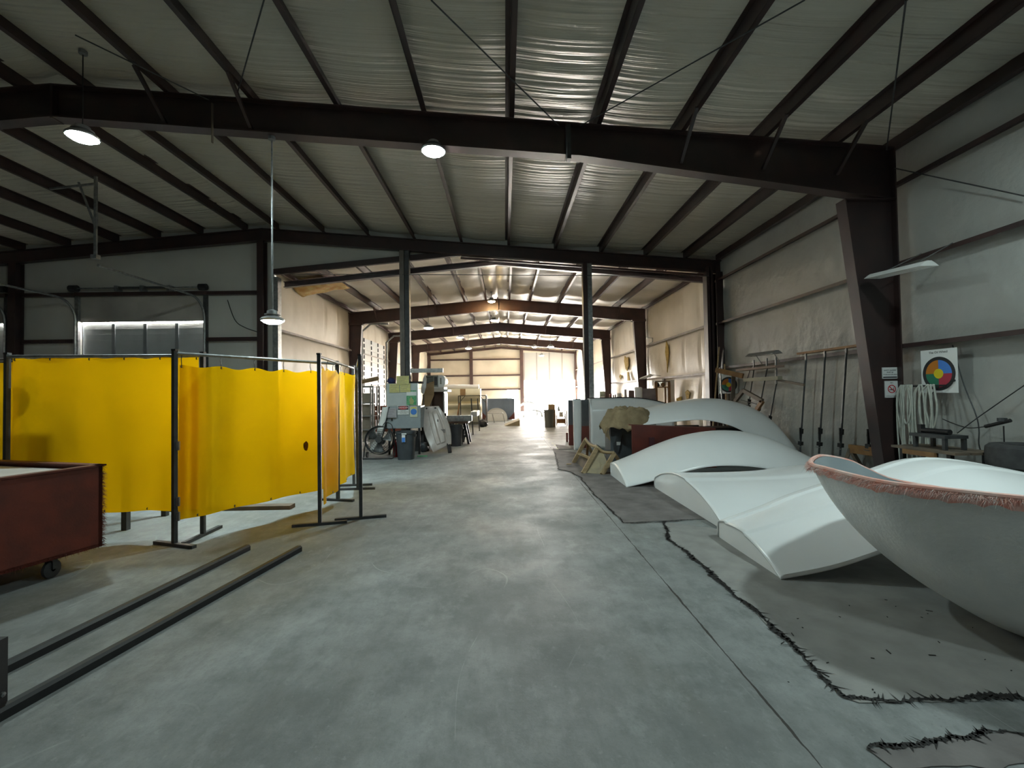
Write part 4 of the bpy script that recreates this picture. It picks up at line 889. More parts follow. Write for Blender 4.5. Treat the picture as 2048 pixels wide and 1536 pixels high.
blob('machine_part',(b.x-.15,Yf-.35,.16),(.2,.16,.17),BLACKM,'black greasy machine part on the floor under the tube frame','machine part',5,10,.4)
# cream rolls
for k,(y0,y1,lab) in enumerate(((778,803,'topmost of three stacked cream half shells'),(803,818,'middle one of three stacked cream half shells'),(818,845,'lowest of three stacked cream half shells'))):
    a=A(893,y0,22.6); b=A(961,y1,22.6); zlo=max(b.z,0.0) if k<2 else 0.0
    n=10; poly=[(a.x,22.6-.22*math.sin(PI*i/n),zlo+(a.z-zlo)*(i/n)) for i in range(n+1)]+[(a.x,23.4,a.z),(a.x,23.4,zlo)]
    tag(build('cream_shell', MB().prism(poly,(b.x-a.x,0,0)), CREAM, smooth=True),lab,'shell','cream half shells')
tag(build('white_roll', MB().cyl((A(893,790,23).x,23.0,A(893,779,23).z+.12),(A(958,790,23).x,23.0,A(958,779,23).z+.12),.13,n=18), WHITEP, smooth=True),'white roll lying on top of the cream half shells','roll')
# blue grey hull mould with white dome
Yh=26.5; zlo=0
def HP(x,y,Y=Yh): q=A(x,y,Y); return q
t=thing('hull_mould','blue grey boat hull mould with red bottom corners in the far shop','hull',(HP(996,838).x,Yh,0))
a=HP(964,798); b=HP(1029,801)
prof=[(0,.10),(.10,.0),(.9,.0),(1,.12),(1,1),(0,1)]
def hull_sect(Y,s): return [Vector((a.x+(b.x-a.x)*(.5+(px-.5)*s),Y,a.z*pz)) for px,pz in prof]
mb=MB(); s0=hull_sect(Yh,1); s1=hull_sect(Yh+2.6,.8); n=len(prof)
mb.add(s0+s1,[tuple(range(n)),tuple(range(2*n-1,n-1,-1))]+[(i,(i+1)%n,(i+1)%n+n,i+n) for i in range(n)])
build('hull_body', mb, BLUEGREY, t)
for s,x0,x1 in ((0,0,.22),(1,.80,1)):
    xa,xb=a.x+(b.x-a.x)*x0,a.x+(b.x-a.x)*x1
    build('red_corner', MB().prism([(xa,Yh-.02,.02),(xb,Yh-.02,.02),(xb if s else xa,Yh-.02,.45)],(0,.02,0)), REDPRIM, t)
q=HP(994,838); 
def dome(u,v):
    an=PI*u; r=.60; return (q.x-.0+r*math.cos(an),Yh-1.5+1.2*v,(.72*math.sin(an)**.7)*(1-.35*v*v))
t=thing('white_dome_shell','white domed shell on the floor in front of the blue grey hull','shell',(q.x,Yh-1.3,0))
build('dome', MB().grid(dome,26,10), WHITEP, t, solid=.02, smooth=True); n=26
build('front_face', MB().prism([(q.x+.6*math.cos(PI*k/n),Yh-1.45,.72*math.sin(PI*k/n)**.7 if 0<k<n else 0) for k in range(n+1)],(0,.02,0)), WHITEP, t)
g0,g1=G(957,853),G(1009,852); 
tag(build('ramp_panel', MB().prism([(b.x+.12,g0.y,0),(g1.x,g0.y,0),(b.x+.12,g0.y,.27)],(0,1.6,0)), PLY),'low plywood ramp sloping down to the aisle in the far shop','ramp')
t=thing('wire_cart','thin wire cart in front of the white domed shell','cart',G(1000,846))
g=G(1000,846)
for dx in (0,.55):
    for dy in (0,.4): build('leg', MB().cyl((g.x-.3+dx,g.y+dy,0),(g.x-.4+dx,g.y+dy,.5),.012,n=6), GALV, t)
build('top_frame', MB().tube([(g.x-.7,g.y,.5),(g.x+.15,g.y,.5),(g.x+.15,g.y+.4,.5),(g.x-.7,g.y+.4,.5)],.013,6,closed=True), GALV, t)
# washed-out things by the door
for k,(x0,y0,x1,y1,Y,lab) in enumerate(((1037,803,1075,824,31,'pale mould sitting in the glare left of the far door'),(1048,820,1085,832,29,'low white shell in the glare before the far door'))):
    a=A(x0,y0,Y); b=A(x1,y1,Y); cx=(a.x+b.x)/2; w=(b.x-a.x)/2; h=a.z
    def dm(u,v,cx=cx,w=w,h=h,Y=Y): an=PI*u; return (cx+w*math.cos(an),Y+1.2*v,h*abs(math.sin(an))**.5*(1-.25*v))
    tag(build('pale_mould', MB().grid(dm,20,6), WHITEP, smooth=True, solid=.03),lab,'mould')
q=A(1100,800,33); t=thing('tripod_stand','grey tripod stand lost in the door glare','stand',(q.x+.3,33,0))
for k in range(3):
    an=2*PI*k/3; build('leg', MB().cyl((q.x+.3+.5*math.cos(an),33+.5*math.sin(an),0),(q.x+.3,33,1.4),.03,n=6), GALV, t)
# far cart on the right
g=G(1121,851); Y=g.y; a=A(1113,821,Y); b=A(1134,851,Y)
t=thing('shelf_cart','pale wooden shelf cart behind the standing white shells','cart',((a.x+b.x)/2,Y,0))
for x in (a.x,b.x):
    for y in (Y,Y+.6): build('post', MB().b2((x-.02,y-.02,0),(x+.02,y+.02,a.z)), WOOD, t)
for z in (.12,.42,a.z-.02): build('shelf', MB().b2((a.x,Y,z-.02),(b.x,Y+.6,z)), WOOD, t)
tag(build('paint_tin', MB().lathe([(.001,0),(.09,0),(.09,.2),(.001,.2)],((a.x+b.x)/2,Y+.2,.42),16), WHITEP, smooth=True),'white tin on the middle shelf of the wooden cart','tin')
tag(build('parts_crate', MB().b2((a.x+.05,Y+.1,.12),(b.x-.05,Y+.5,.3)), ORWOOD, bevel=.01),'orange crate on the bottom shelf of the wooden cart','crate')
tag(build('bottle', MB().lathe([(.001,0),(.05,0),(.05,.16),(.02,.2),(.02,.25),(.001,.25)],(a.x+.12,Y+.15,a.z-.02),12), BLUEGREY, smooth=True),'bottle on the top shelf of the wooden cart','bottle')
q=A(1103,815,20.1); tag(build('cardboard_box', MB().b2((q.x-.13,20.05,0),(q.x+.16,20.45,q.z+.14)), CARDB, bevel=.01),'tall brown box right behind the olive grey bin','box')
# lifting door and torn insulation on the left wall of the far shop
y0,y1=20.5,24.3; t=bpy.data.objects.new('door_4',None); C.objects.link(t); t.location=(-6.55,22.4,0); ROOT[t.name]=Matrix.Translation(t.location); tag(t,'white roller door with dark hinge strips on the left wall of the far shop','door',kind='structure')
for k in range(8): build('door_section', MB().b2((-6.50,y0,.02+.52*k),(-6.45,y1,.02+.52*k+.515)), DOORW if False else WHITEP, t)
for k in range(4):
    yy=y0+.25+(y1-y0-.4)*k/3
    for j in range(16): build('hinge_plate', MB().b2((-6.45,yy-.04-(.03 if j%2 else 0),.1+.26*j),(-6.42,yy+.04,.1+.26*j+.17)), BLACKM, t)
t=thing('door_track','grey track rail beside the hinge striped far left door','door track',(-6.4,24.5,0))
build('track_rail', MB().tube([(-6.4,24.5,0),(-6.4,24.5,4.4),(-6.0,24.5,4.75),(-5.2,24.5,4.75)],.05,8), GALV, t); build('track_rail', MB().tube([(-6.4,20.3,0),(-6.4,20.3,4.4),(-6.0,20.3,4.75),(-5.2,20.3,4.75)],.05,8), GALV, t)
def flap(u,v):
    x=-6.5+1.35*u; y=13.7+1.4*v; return (x,y,roofF(x)-.23-.34*(1-u)**1.2*v*(1.1-v)*2.6-.04*noise.noise(Vector((u*4,v*4,1))))
tag(build('insulation_flap', MB().grid(flap,16,16), mat('exposed orange insulation',(0.42,0.22,0.06),0.9,0,.4,6,col2=(0.50,0.38,0.16)), smooth='all', solid=.02),'torn orange insulation flap hanging from the far ceiling at left','insulation')
# ================================================================== RIGHT SIDE
def shell_part(name, label, st, prof, nu=44, nv=26, steps=(), cap=True, m=None, capm=None):
    """long arched shell: st = (X, YF, zF, lipF, YB, zB, lipB, dome); prof(v)->blend 0..1"""
    X=catmull([(s[0],s[1],s[2]) for s in st],nu); L=catmull([(s[3],s[6],s[7]) for s in st],nu); B=catmull([(s[0],s[4],s[5]) for s in st],nu)
    t=thing(name,label,'shell',Vector(((st[0][0]+st[-1][0])/2,(st[0][1]+st[0][4])/2,0)))
    def fn(u,v):
        i=min(int(round(u*nu)),nu); f,b,l=X[i],B[i],L[i]
        if v<=.04: return Vector((f.x,f.y,f.z+l.x*v/.04))
        if v>=.96: return Vector((b.x,b.y,b.z+l.y*(1-(v-.96)/.04)))
        w=(v-.04)/.92; s=prof(w); p=f.lerp(b,w); p.z=(f.z+l.x)*(1-s)+(b.z+l.y)*s+l.z*math.sin(PI*w)**.8
        for sv,dz in steps:
            if w<sv: p.z-=dz*min(1,max(0,(sv-w)/.02))
        return p
    nv_=60
    o=build('shell_skin', MB().grid(fn,nu,nv_), m or GELCOAT, t, smooth=True, solid=.014)
    if cap:
        pts=[fn(0,k/nv_) for k in range(nv_+1)]; pts=[Vector(p)+Vector((.012,0,-.004)) for p in pts]
        build('end_panel', MB().prism(pts,(.012,0,0)), capm or GELCOAT, t)
    return t,fn
sq=lambda w: math.sin(PI/2*w**.8)
# front shell with two ridges
shell_part('arched_shell','frontmost white arched shell with two raised ridges beside the big hull',
 [(2.15,3.55,.005,.03,4.60,.01,.15,.12),(2.55,3.52,.09,.03,4.6,.12,.17,.13),(2.95,3.50,.22,.03,4.6,.24,.2,.13),(3.6,3.52,.42,.03,4.6,.40,.22,.12),(4.2,3.55,.54,.03,4.6,.52,.24,.12),(5.05,3.6,.40,.03,4.6,.38,.24,.12),(5.6,3.6,.18,.03,4.6,.18,.2,.12),(6.0,3.6,.0,.03,4.6,.0,.16,.1)],
 lambda w:w, steps=((.52,.016),(.86,.02)))
shell_part('arched_shell','broad white shell between the front shell and the slim crested shell',
 [(2.30,4.82,.01,.07,7.0,.01,.14,.26),(2.9,4.82,.02,.07,6.98,.02,.13,.25),(3.6,4.84,.04,.07,6.93,.05,.13,.24),(4.3,4.86,.05,.07,6.9,.12,.15,.24),(4.8,4.86,.03,.07,6.75,.1,.16,.24),(5.2,4.86,.0,.07,6.6,.0,.14,.2)],
 lambda w:w, steps=((.45,.018),))
shell_part('arched_shell','slim white shell rising to a smooth crest behind the broad shell',
 [(1.88,7.08,.0,.015,8.12,.0,.22,.03),(2.27,7.1,.08,.015,8.14,.08,.28,.03),(2.72,7.1,.20,.015,8.15,.2,.34,.03),(3.24,7.1,.30,.015,8.15,.3,.40,.03),(3.85,7.1,.29,.015,8.15,.31,.46,.03),(4.44,7.1,.18,.015,8.15,.22,.49,.03),(4.98,7.1,.04,.015,8.15,.06,.43,.03),(5.43,7.1,.0,.015,8.15,.0,.23,.02),(5.62,7.1,0,.01,8.15,0,.04,.0)],
 sq)
shell_part('arched_shell','tallest white arched shell leaning back under the wall rack',
 [(2.75,9.2,.80,.02,10.05,.82,.26,.03),(3.10,9.15,.84,.02,10.05,.84,.30,.03),(3.5,9.1,.885,.02,10.05,.9,.31,.03),(4.0,9.05,.91,.02,10.05,.93,.36,.03),(4.5,9.0,.80,.02,10.05,.9,.42,.03),(4.9,9.0,.61,.02,10.05,.78,.50,.03),(5.35,9.0,.40,.02,10.05,.6,.55,.03),(5.75,9.0,.2,.02,10.05,.4,.49,.03),(6.0,9.0,.02,.02,10.05,.1,.4,.03)],
 sq)
tag(build('shade_block', MB().b2((3.25,9.55,0),(5.55,10.2,.70)), INK, bevel=.02),'long black block added for the shade under the tallest arched shell','crate')  # added dark block standing in for the deep shade beneath the shell
tag(build('grey_offcut', MB().prism([(3.55,9.3,0),(4.2,9.3,0),(4.1,9.5,.78),(3.6,9.5,.78)],(0,.02,0)), GREYPR),'grey sheet leaning on the long black block','sheet')
# standing shells and primed boards
def standing(name,label,x0,x1,y,h,fall,m,depth=.5):
    t=thing(name,label,'shell',((x0+x1)/2,y+depth/2,0))
    def top(u): return h-fall*max(0,(u-.45)/.55)**2
    def fn(u,v):
        z=top(u)*v; bul=.10*math.sin(PI*v); yy=y-bul+ .22*max(0,v-.8)/.2*.4; return (x0+(x1-x0)*u,yy,z)
    build('face', MB().grid(fn,30,20), m, t, smooth='all', solid=.02)
    e=MB(); n=30
    pts=[Vector(fn(k/n,1))+Vector((0,-.004,.012)) for k in range(n+1)]
    build('edge_gasket', MB().tube(pts,.014,6), INK, t)
    build('side_return', MB().prism([(x0,y-.1*math.sin(PI*k/8),h*k/8) for k in range(9)]+[(x0,y+depth,h),(x0,y+depth,0)],(.02,0,0)), m, t)
    return t
Yb=12.1
xb=A(1180,850,Yb).x
standing('standing_shell','large white shell standing on edge behind the burlap',xb,A(1345,850,Yb).x,Yb,A(1200,797,Yb).z,.22,GELCOAT,.3)
def slab_thing(name,x0,x1,y,z,label,cat,split=None):
    t=thing(name,label,cat,((x0+x1)/2,y,0)); zs=z*.45
    build('upper_field', MB().b2((x0,y,zs),(x1,y+.03,z)), GREYPR, t); build('lower_field', MB().b2((x0,y,0),(x1,y+.03,zs)), REDPRIM, t)
    return t
zb_=A(1170,799,12.3).z
slab_thing('primed_board',A(1161,850,12.25).x,A(1179,850,12.25).x,12.25,zb_,'upright board primed grey over red, left of the large standing shell','board')
t=thing('standing_shell','narrow white shell standing on edge between two primed boards','shell',(A(1155,850,11.8).x,12.1,0))
xa,xb2=A(1148,850,11.9).x,A(1162,850,11.9).x; zt=A(1155,799,11.9).z
def nf(u,v): return (xa+(xb2-xa)*u+.03*(v-.5)*(1-2*u)*(-1)+.02*math.sin(PI*v)*(u-.5),11.88-.02*math.sin(PI*u),zt*v)
build('face', MB().grid(nf,6,16), GELCOAT, t, smooth='all', solid=.02); build('side_return', MB().b2((xa-.005,11.9,0),(xa+.015,12.0,zt)), GELCOAT, t); build('edge_gasket', MB().b2((xa,11.88,zt),(xb2,12.0,zt+.015)), INK, t)
slab_thing('primed_board',A(1137,850,12.9).x,A(1150,850,12.9).x,12.9,A(1140,800,12.9).z,'upright board primed grey over red, nearest the aisle','board')
q=G(1135,884); tag(build('red_bracket', MB().b2((q.x-.03,q.y,0),(q.x+.02,q.y+.1,.28)), REDPRIM),'small red bracket at the foot of the aisle side board','bracket')
# grey box, burlap, red panel
bx0,bx1=A(1221,880,9.45).x,A(1266,880,9.45).x; gz=.80
t=thing('grey_crate','dark grey crate with a white tag under the burlap','crate',((bx0+bx1)/2,9.7,0))
build('body', MB().b2((bx0,9.45,0),(bx1+.12,9.98,gz)), GREYPR, t, bevel=.01)
q=A(1238,887,9.44); build('tag', MB().b2((q.x-.05,9.438,q.z-.035),(q.x+.04,9.45,q.z+.035)), PAPER, t)
build('seam_strip', MB().bar(A(1245,870,9.44),A(1237,908,9.44),.015,.01), BLACKM, t)
t=thing('burlap_cloth','brown burlap thrown over the grey crate and the end of the tallest shell','cloth',((bx0+bx1)/2,9.6,gz))
cxb,cyb=A(1252,850,9.6).x+.05,9.62
def bf(u,v):
    th=2*PI*u; r=v; rx,ry=.62,.50
    c_=math.cos(th); s_=math.sin(th)
    rr=r*(1+.10*noise.noise(Vector((c_*2,s_*2,5))))
    x=cxb+rx*rr*c_+.03*noise.noise(Vector((u*8,v*4,0))); y=cyb+ry*rr*s_
    z=1.17-.13*r**2-(.30+.14*noise.noise(Vector((c_*3,s_*3,2))))*max(0,(r-.7)/.3)+.07*noise.noise(Vector((x*6,y*6,1)))+.04*noise.noise(Vector((x*14,y*14,3)))
    return (x,y,z)
build('drape', MB().grid(bf,72,26), BURLAP, t, smooth='all', solid=.012)
q0=A(1215,860,9.35)
for k in range(3):
    p=A(1212+3*k,855,9.3); build('strap', MB().tube([p,p+Vector((-.02,0,-.1)),p+Vector((.01,-.01,-.2-.03*k))],.012,5), BURLAP, t)
blob('burlap_stuffing',(cxb,cyb,gz+.15),(.38,.25,.165),OLDWOOD,'dark padding under the burlap on the grey crate','padding',9,12,.15)
px0,px1=A(1264,880,8.75).x,A(1432,880,8.75).x; pz0=A(1264,852,8.75).z; pz1=A(1420,858,8.75).z
t=thing('fibreglass_sheet','red fibreglass sheet standing behind the slim crested shell','panel',((px0+px1)/2,8.8,0))
build('panel_face', MB().prism([(px0,8.75,0),(px1,8.75,0),(px1,8.75,pz1),(px0,8.75,pz0)],(0,.03,0)), REDPRIM, t)
build('top_flange', MB().prism([(px0,8.75,pz0),(px1,8.75,pz1),(px1,8.98,pz1),(px0,8.98,pz0)],(0,0,.02)), REDPRIM, t)
q=A(1303,885,8.75); build('stiffener', MB().b2((q.x-.05,8.72,0),(q.x+.05,8.75,q.z+.1)), mat('dark red rib',(0.07,0.02,0.025),0.5), t)
build('back_stay', MB().bar((px1-.3,8.78,.45),(px1-.3,9.0,0.01),.05,.05), BLACKM, t)
# wooden cradle
t=thing('wooden_cradle','pine and plywood cradle with a scooped top on the dark mat','cradle',G(1190,945))
Lf=[G(1147,926),G(1166,947),G(1204,949.5)]; Lt=[A(1171,880,9.55),A(1194,896,8.55),A(1228,907,8.45)]
for f,p in zip(Lf,Lt): build('leg', MB().bar(f+Vector((0,0,.005)),p,.075,.05,up=(0,1,0)), WOOD, t)
pts=catmull([Lt[0]+Vector((0,0,.02)),A(1180,889,9.15),A(1190,893,8.8),Lt[1]+Vector((0,0,.02)),A(1206,903,8.5),A(1219,905,8.45),Lt[2]+Vector((0,0,.02))],24)
build('scooped_rail', MB().tube(pts,.03,6), WOOD, t); build('rail_padding', MB().tube([p+Vector((.01,.01,.025)) for p in pts],.018,6), DGREY, t)
build('plywood_face', MB().prism([Lf[1]+Vector((.02,.02,.01)),Lf[2]+Vector((-.02,.02,.01)),Lt[2].lerp(Lf[2],.45)+Vector((-.02,.03,0)),A(1205,902,8.53),Lt[1]+Vector((0,.03,-.02))],(.01,.03,0)), PLY, t)
back=[p+Vector((.28,.35,0)) for p in Lt]
for p,b in zip(Lt,back): b.z=.01; build('back_leg', MB().bar(p,b,.06,.045,up=(0,1,0)), WOOD, t)
build('brace', MB().bar(Lf[0].lerp(Lt[0],.42),Lf[1].lerp(Lt[1],.55)+Vector((.02,.1,0)),.05,.04), WOOD, t)
build('brace', MB().bar(Lt[0]+Vector((.05,0,-.05)),Lf[0].lerp(back[0],.6)+Vector((0,0,.12)),.05,.04), ORWOOD, t)
build('inner_panel', MB().prism([Lf[0]+Vector((.06,.05,.01)),Lf[1]+Vector((.10,.25,.01)),Lf[1].lerp(Lt[1],.45)+Vector((.12,.25,0)),Lf[0].lerp(Lt[0],.42)+Vector((.08,.05,0))],(.02,.02,0)), OLDWOOD, t)
g=G(1138,930); tag(build('wood_chip', MB().b2((g.x-.05,g.y-.02,0.012),(g.x+.05,g.y+.02,.03)), WOOD),'pale wood chip on the dark mat left of the cradle','wood chip')

# residue mats on the slab
def ragged(pts, amp, step=.04, seed=0, closed=True):
    rnd=random.Random(seed); out=[]; n=len(pts)
    for i in range(n if closed else n-1):
        a,b=Vector(pts[i]),Vector(pts[(i+1)%n]); k=max(2,int((b-a).length/step))
        for j in range(k):
            p=a.lerp(b,j/k); q=noise.noise(Vector((p.x*5,p.y*5,seed)))*amp+rnd.gauss(0,amp*.18); d=(b-a).normalized(); out.append(p+Vector((-d.y,d.x,0))*q)
    return out
def flat_mesh(pts, z0, z1):
    bm=bmesh.new(); vs=[bm.verts.new((p.x,p.y,z1)) for p in pts]; es=[bm.edges.new((vs[i],vs[(i+1)%len(vs)])) for i in range(len(vs))]
    bmesh.ops.triangle_fill(bm,use_beauty=True,edges=es); bm.verts.index_update(); mb=MB()
    mb.add([v.co.copy() for v in bm.verts],[tuple(v.index for v in f.verts) for f in bm.faces]); bm.free()
    n=len(pts); mb.add([Vector((p.x,p.y,z1)) for p in pts]+[Vector((p.x,p.y,z0)) for p in pts],[(i,(i+1)%n,n+(i+1)%n,n+i) for i in range(n)]); return mb
def edge_strip(pts, w, z, seed):
    rnd=random.Random(seed); mb=MB()
    for i in range(len(pts)-1):
        a,b=pts[i],pts[i+1]; d=(b-a)
        if d.length<1e-5: continue
        s=Vector((-d.y,d.x,0)).normalized(); k=.25+.75*abs(noise.noise(Vector((a.x*2.2,a.y*2.2,seed))))*2; wa=w*k*(.6+.8*rnd.random())
        mb.add([a-s*wa*.5+Vector((0,0,z)),b-s*wa*.5+Vector((0,0,z)),b+s*wa*.6+d*.4+Vector((0,0,z)),a+s*wa*.5+Vector((0,0,z))],[(0,1,2,3)])
        if rnd.random()<.5:
            l=w*(.5+rnd.random()); dd=(s*rnd.choice((-1,1))+Vector((rnd.gauss(0,.5),rnd.gauss(0,.5),0))).normalized(); r=.004+.004*rnd.random(); o_=dd.orthogonal(); o_.z=0; o_=o_.normalized()*r
            mb.add([a-o_+Vector((0,0,z)),a+o_+Vector((0,0,z)),a+dd*l+Vector((0,0,z))],[(0,1,2)])
    return mb
def floor_mat(label, px, hidden, m, edge_px, ew, z, seed, amp=.02):
    pts=[G(x,y) for x,y in px]+[Vector((*h,0)) for h in hidden]
    t=thing('residue_mat',label,'mat',pts[0])
    build('mat_surface', flat_mesh(ragged(pts,amp,.05,seed),0.001,z), m, t)
    ep=ragged([G(x,y) for x,y in edge_px],amp*1.2,.016,seed+5,closed=False)
    f=build('ragged_edge', edge_strip(ep,ew,z+.003,seed), TAR, t)
    return t
floor_mat('dark residue mat under the wooden cradle',[(1106,897),(1118,939),(1141,944),(1160,955),(1188,990),(1214,1012),(1246,1046),(1395,1039)],[(2.6,5.2),(3.2,7.5),(3.0,9.9),(1.95,10.9)],MOP,[(1110,905),(1117,939),(1141,944),(1160,955),(1188,990),(1214,1012),(1246,1047),(1310,1046),(1392,1040)],.028,.006,1)
floor_mat('brown paper sheet under the aisle side standing shells',[(1111,889),(1117,899),(1165,899)],[(2.15,11.4),(2.1,12.0)],MOP,[(1111,889),(1117,899)],.01,.010,2,.01)
floor_mat('pale residue mat under the big hull',[(1330,1045),(1338,1078),(1400,1128),(1440,1165),(1500,1215),(1575,1285),(1640,1350),(1690,1398),(1740,1405),(1860,1403),(2048,1395)],[(3.4,1.9),(3.9,2.6),(3.6,3.6),(2.9,4.6),(2.45,4.75)],MOP2,[(1328,1043),(1336,1078),(1400,1128),(1440,1165),(1500,1215),(1575,1285),(1640,1350),(1690,1398),(1740,1405),(1860,1403),(2048,1395)],.055,.005,3,.022)
floor_mat('scrap of dark residue in the lower right corner',[(1735,1500),(1800,1492),(1900,1478),(2048,1468),(2120,1530),(1790,1540)],[],MOP,[(1735,1500),(1800,1490),(1900,1478),(2048,1468)],.04,.005,4,.03)
rnd=random.Random(11)
cr=MB()
for i in range(26):
    x=rnd.uniform(1560,2040); y=rnd.uniform(1200,1390)
    if y-1180 < (x-1480)*.15: pass
    p=G(x,y,.0); l=rnd.choice((.004,.006,.008,.018)); a_=rnd.uniform(0,PI); d=Vector((math.cos(a_),math.sin(a_),0))
    cr.bar(p-d*l+Vector((0,0,.008)),p+d*l+Vector((0,0,.0085)),rnd.uniform(.002,.006),.003)
o=build('debris', cr, TAR); tag(o,'dark flecks scattered over the pale mat before the hull','debris',kind='stuff')

# the big hull shell
rimP=[(2.23,3.26,.95),(2.205,3.09,.95),(2.185,2.83,.95),(2.19,2.63,.95),(2.25,2.49,.95),(2.39,2.32,.95),(2.53,2.17,.95),(2.95,1.85,.95),(3.5,1.65,.95),(4.1,1.8,.92),(4.5,2.2,.82),(4.5,2.7,.70),(4.2,3.1,.63),(3.85,3.35,.63),(3.5,3.60,.68),(3.22,3.72,.73),(3.0,3.74,.83),(2.84,3.71,.90),(2.57,3.62,.955),(2.36,3.44,.96)]
baseP=[(3.25,3.0),(3.17,2.92),(3.12,2.80),(3.09,2.70),(3.10,2.60),(3.12,2.50),(3.18,2.40),(3.30,2.30),(3.5,2.25),(3.7,2.3),(3.85,2.45),(3.87,2.65),(3.8,2.85),(3.7,2.98),(3.6,3.05),(3.52,3.10),(3.46,3.12),(3.41,3.12),(3.36,3.10),(3.30,3.06)]
def loop(P,n):
    m=len(P); P=[Vector(p if len(p)==3 else (*p,0)) for p in P]; out=[]
    for i in range(n):
        t_=i/n*m; k=int(t_)%m; f=t_-int(t_); p0,p1,p2,p3=P[k-1],P[k],P[(k+1)%m],P[(k+2)%m]
        out.append(0.5*((2*p1)+(p2-p0)*f+(2*p0-5*p1+4*p2-p3)*f*f+(3*p1-p0-3*p2+p3)*f**3))
    return out
NL=120; RL,BL=loop(rimP,NL),loop(baseP,NL); NVv=26; ctr=Vector((3.48,2.68,.012))
t=thing('boat_hull','big white raw fibreglass hull shell with a pink hairy rim at the right edge','hull',(3.45,2.65,0))
vs=[];fs=[]
for j in range(NVv+1):
    w=j/NVv; th=w*PI/2
    for i in range(NL):
        k=.5*math.sin(th)+.5*w**.85; zz=RL[i].z*(.35*(1-math.cos(th))+.65*w**1.25)
        p=BL[i].lerp(RL[i],k); vs.append(Vector((p.x,p.y,.012+zz*(1-.012))))
for j in range(NVv):
    for i in range(NL): fs.append((j*NL+i,j*NL+(i+1)%NL,(j+1)*NL+(i+1)%NL,(j+1)*NL+i))
fs.append(tuple(range(NL-1,-1,-1)))
build('outer_skin', MB().add(vs,fs), RAWGLASS, t, smooth='all')
cx_=Vector((3.3,2.7,0))
def inner(v):
    d=Vector((v.x-cx_.x,v.y-cx_.y,0)); return v-d.normalized()*.022+Vector((0,0,.012 if v.z<.5 else 0))
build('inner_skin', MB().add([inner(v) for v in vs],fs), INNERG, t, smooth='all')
top=vs[-NL:]; rimmb=MB().tube([p+Vector((0,0,.0)) for p in top],.016,8,closed=True); build('pink_rim', rimmb, PINK, t, smooth=True)
band=MB(); row=[vs[(NVv-k)*NL:(NVv-k+1)*NL] for k in range(3)]
out=lambda v: v+(Vector((v.x-cx_.x,v.y-cx_.y,0)).normalized())*.006
bv=[out(v) for r in (row[0],row[2]) for v in r]; rb=random.Random(5)
for i in range(NL): bv[NL+i]=bv[NL+i].lerp(bv[i],.35+.28*noise.noise(Vector((i*.55,1,0)))+.05*rb.random())
band.add(bv,[(i,(i+1)%NL,NL+(i+1)%NL,NL+i) for i in range(NL)]); build('pink_band', band, mat('pink tinted glass',(0.85,0.34,0.26),0.55,0,.5,9,col2=(0.80,0.60,0.56)), t, smooth='all')
def rimhair(u,rnd):
    i=int(rnd.random()*.5*NL-.08*NL)%NL; p=top[i].lerp(top[(i+1)%NL],rnd.random()); o_=(Vector((p.x-cx_.x,p.y-cx_.y,0)).normalized()); return p+o_*.012+Vector((0,0,-.03*rnd.random())), o_*.8+Vector((0,0,-.9))
f=build('fibre_fringe', fringe(rimhair,2600,.045,.0010,8), PINK, t); f['kind']='stuff'
f=build('pale_fringe', fringe(rimhair,500,.075,.0007,9), RAWGLASS, t); f['kind']='stuff'

# ================================================================== RIGHT WALL
# signs on the big column (web faces the viewer at Y=6.79)
Yc=6.785
def col_sign(name,x0,y0,x1,y1,label):
    a=A(x0,y0,Yc); b=A(x1,y1,Yc); t=thing(name,label,'sign',((a.x+b.x)/2,Yc,b.z)); build('plate', MB().b2((a.x,Yc-.004,b.z),(b.x,Yc+.008,a.z)), PAPER, t); return t,a,b
t,a,b=col_sign('safety_sign',1764,735,1795,757,'upper white safety sign with a black bar on the big column'); w=b.x-a.x; h=a.z-b.z; cxm=(a.x+b.x)/2
for k,s in enumerate(('SAFETY GLASSES','MUST BE','WORN IN THIS AREA')): text(s,.026 if k<2 else .0225,INK,t,(cxm,Yc-.0055,a.z-h*(.26+.19*k)),FR)
build('black_bar', MB().b2((a.x+.01,Yc-.006,b.z+.012),(b.x-.01,Yc-.004,b.z+.03)), INK, t)
t,a,b=col_sign('no_smoking_sign',1769,762,1797,795,'lower white no smoking sign on the big column'); w=b.x-a.x; h=a.z-b.z; cxm=(a.x+b.x)/2; czm=(a.z+b.z)/2+.005
text('NO',.03,INK,t,(cxm,Yc-.0055,a.z-.03),FR); text('SMOKING IN THIS AREA',.0165,INK,t,(cxm,Yc-.0055,b.z+.022),FR)
rr=.062; n=32
def annulus(cx,cz,r0,r1,Y,th=.003):
    mb=MB(); 
    vs_=[(cx+r*math.cos(2*PI*k/n),Y,cz+r*math.sin(2*PI*k/n)) for r in (r0,r1) for k in range(n)]; vs_+=[(x,y+th,z) for x,y,z in vs_]
    return mb.add(vs_,[(k,(k+1)%n,n+(k+1)%n,n+k) for k in range(n)]+[(2*n+k,3*n+k,3*n+(k+1)%n,2*n+(k+1)%n) for k in range(n)]+[(k,2*n+k,2*n+(k+1)%n,(k+1)%n) for k in range(n)]+[(n+k,n+(k+1)%n,3*n+(k+1)%n,3*n+k) for k in range(n)])
build('red_ring', annulus(cxm,czm,rr*.8,rr,Yc-.0075), REDINK, t)
build('cigarette', MB().bar((cxm-.036,Yc-.005,czm-.012),(cxm+.036,Yc-.005,czm-.012),.002,.011), INK, t)
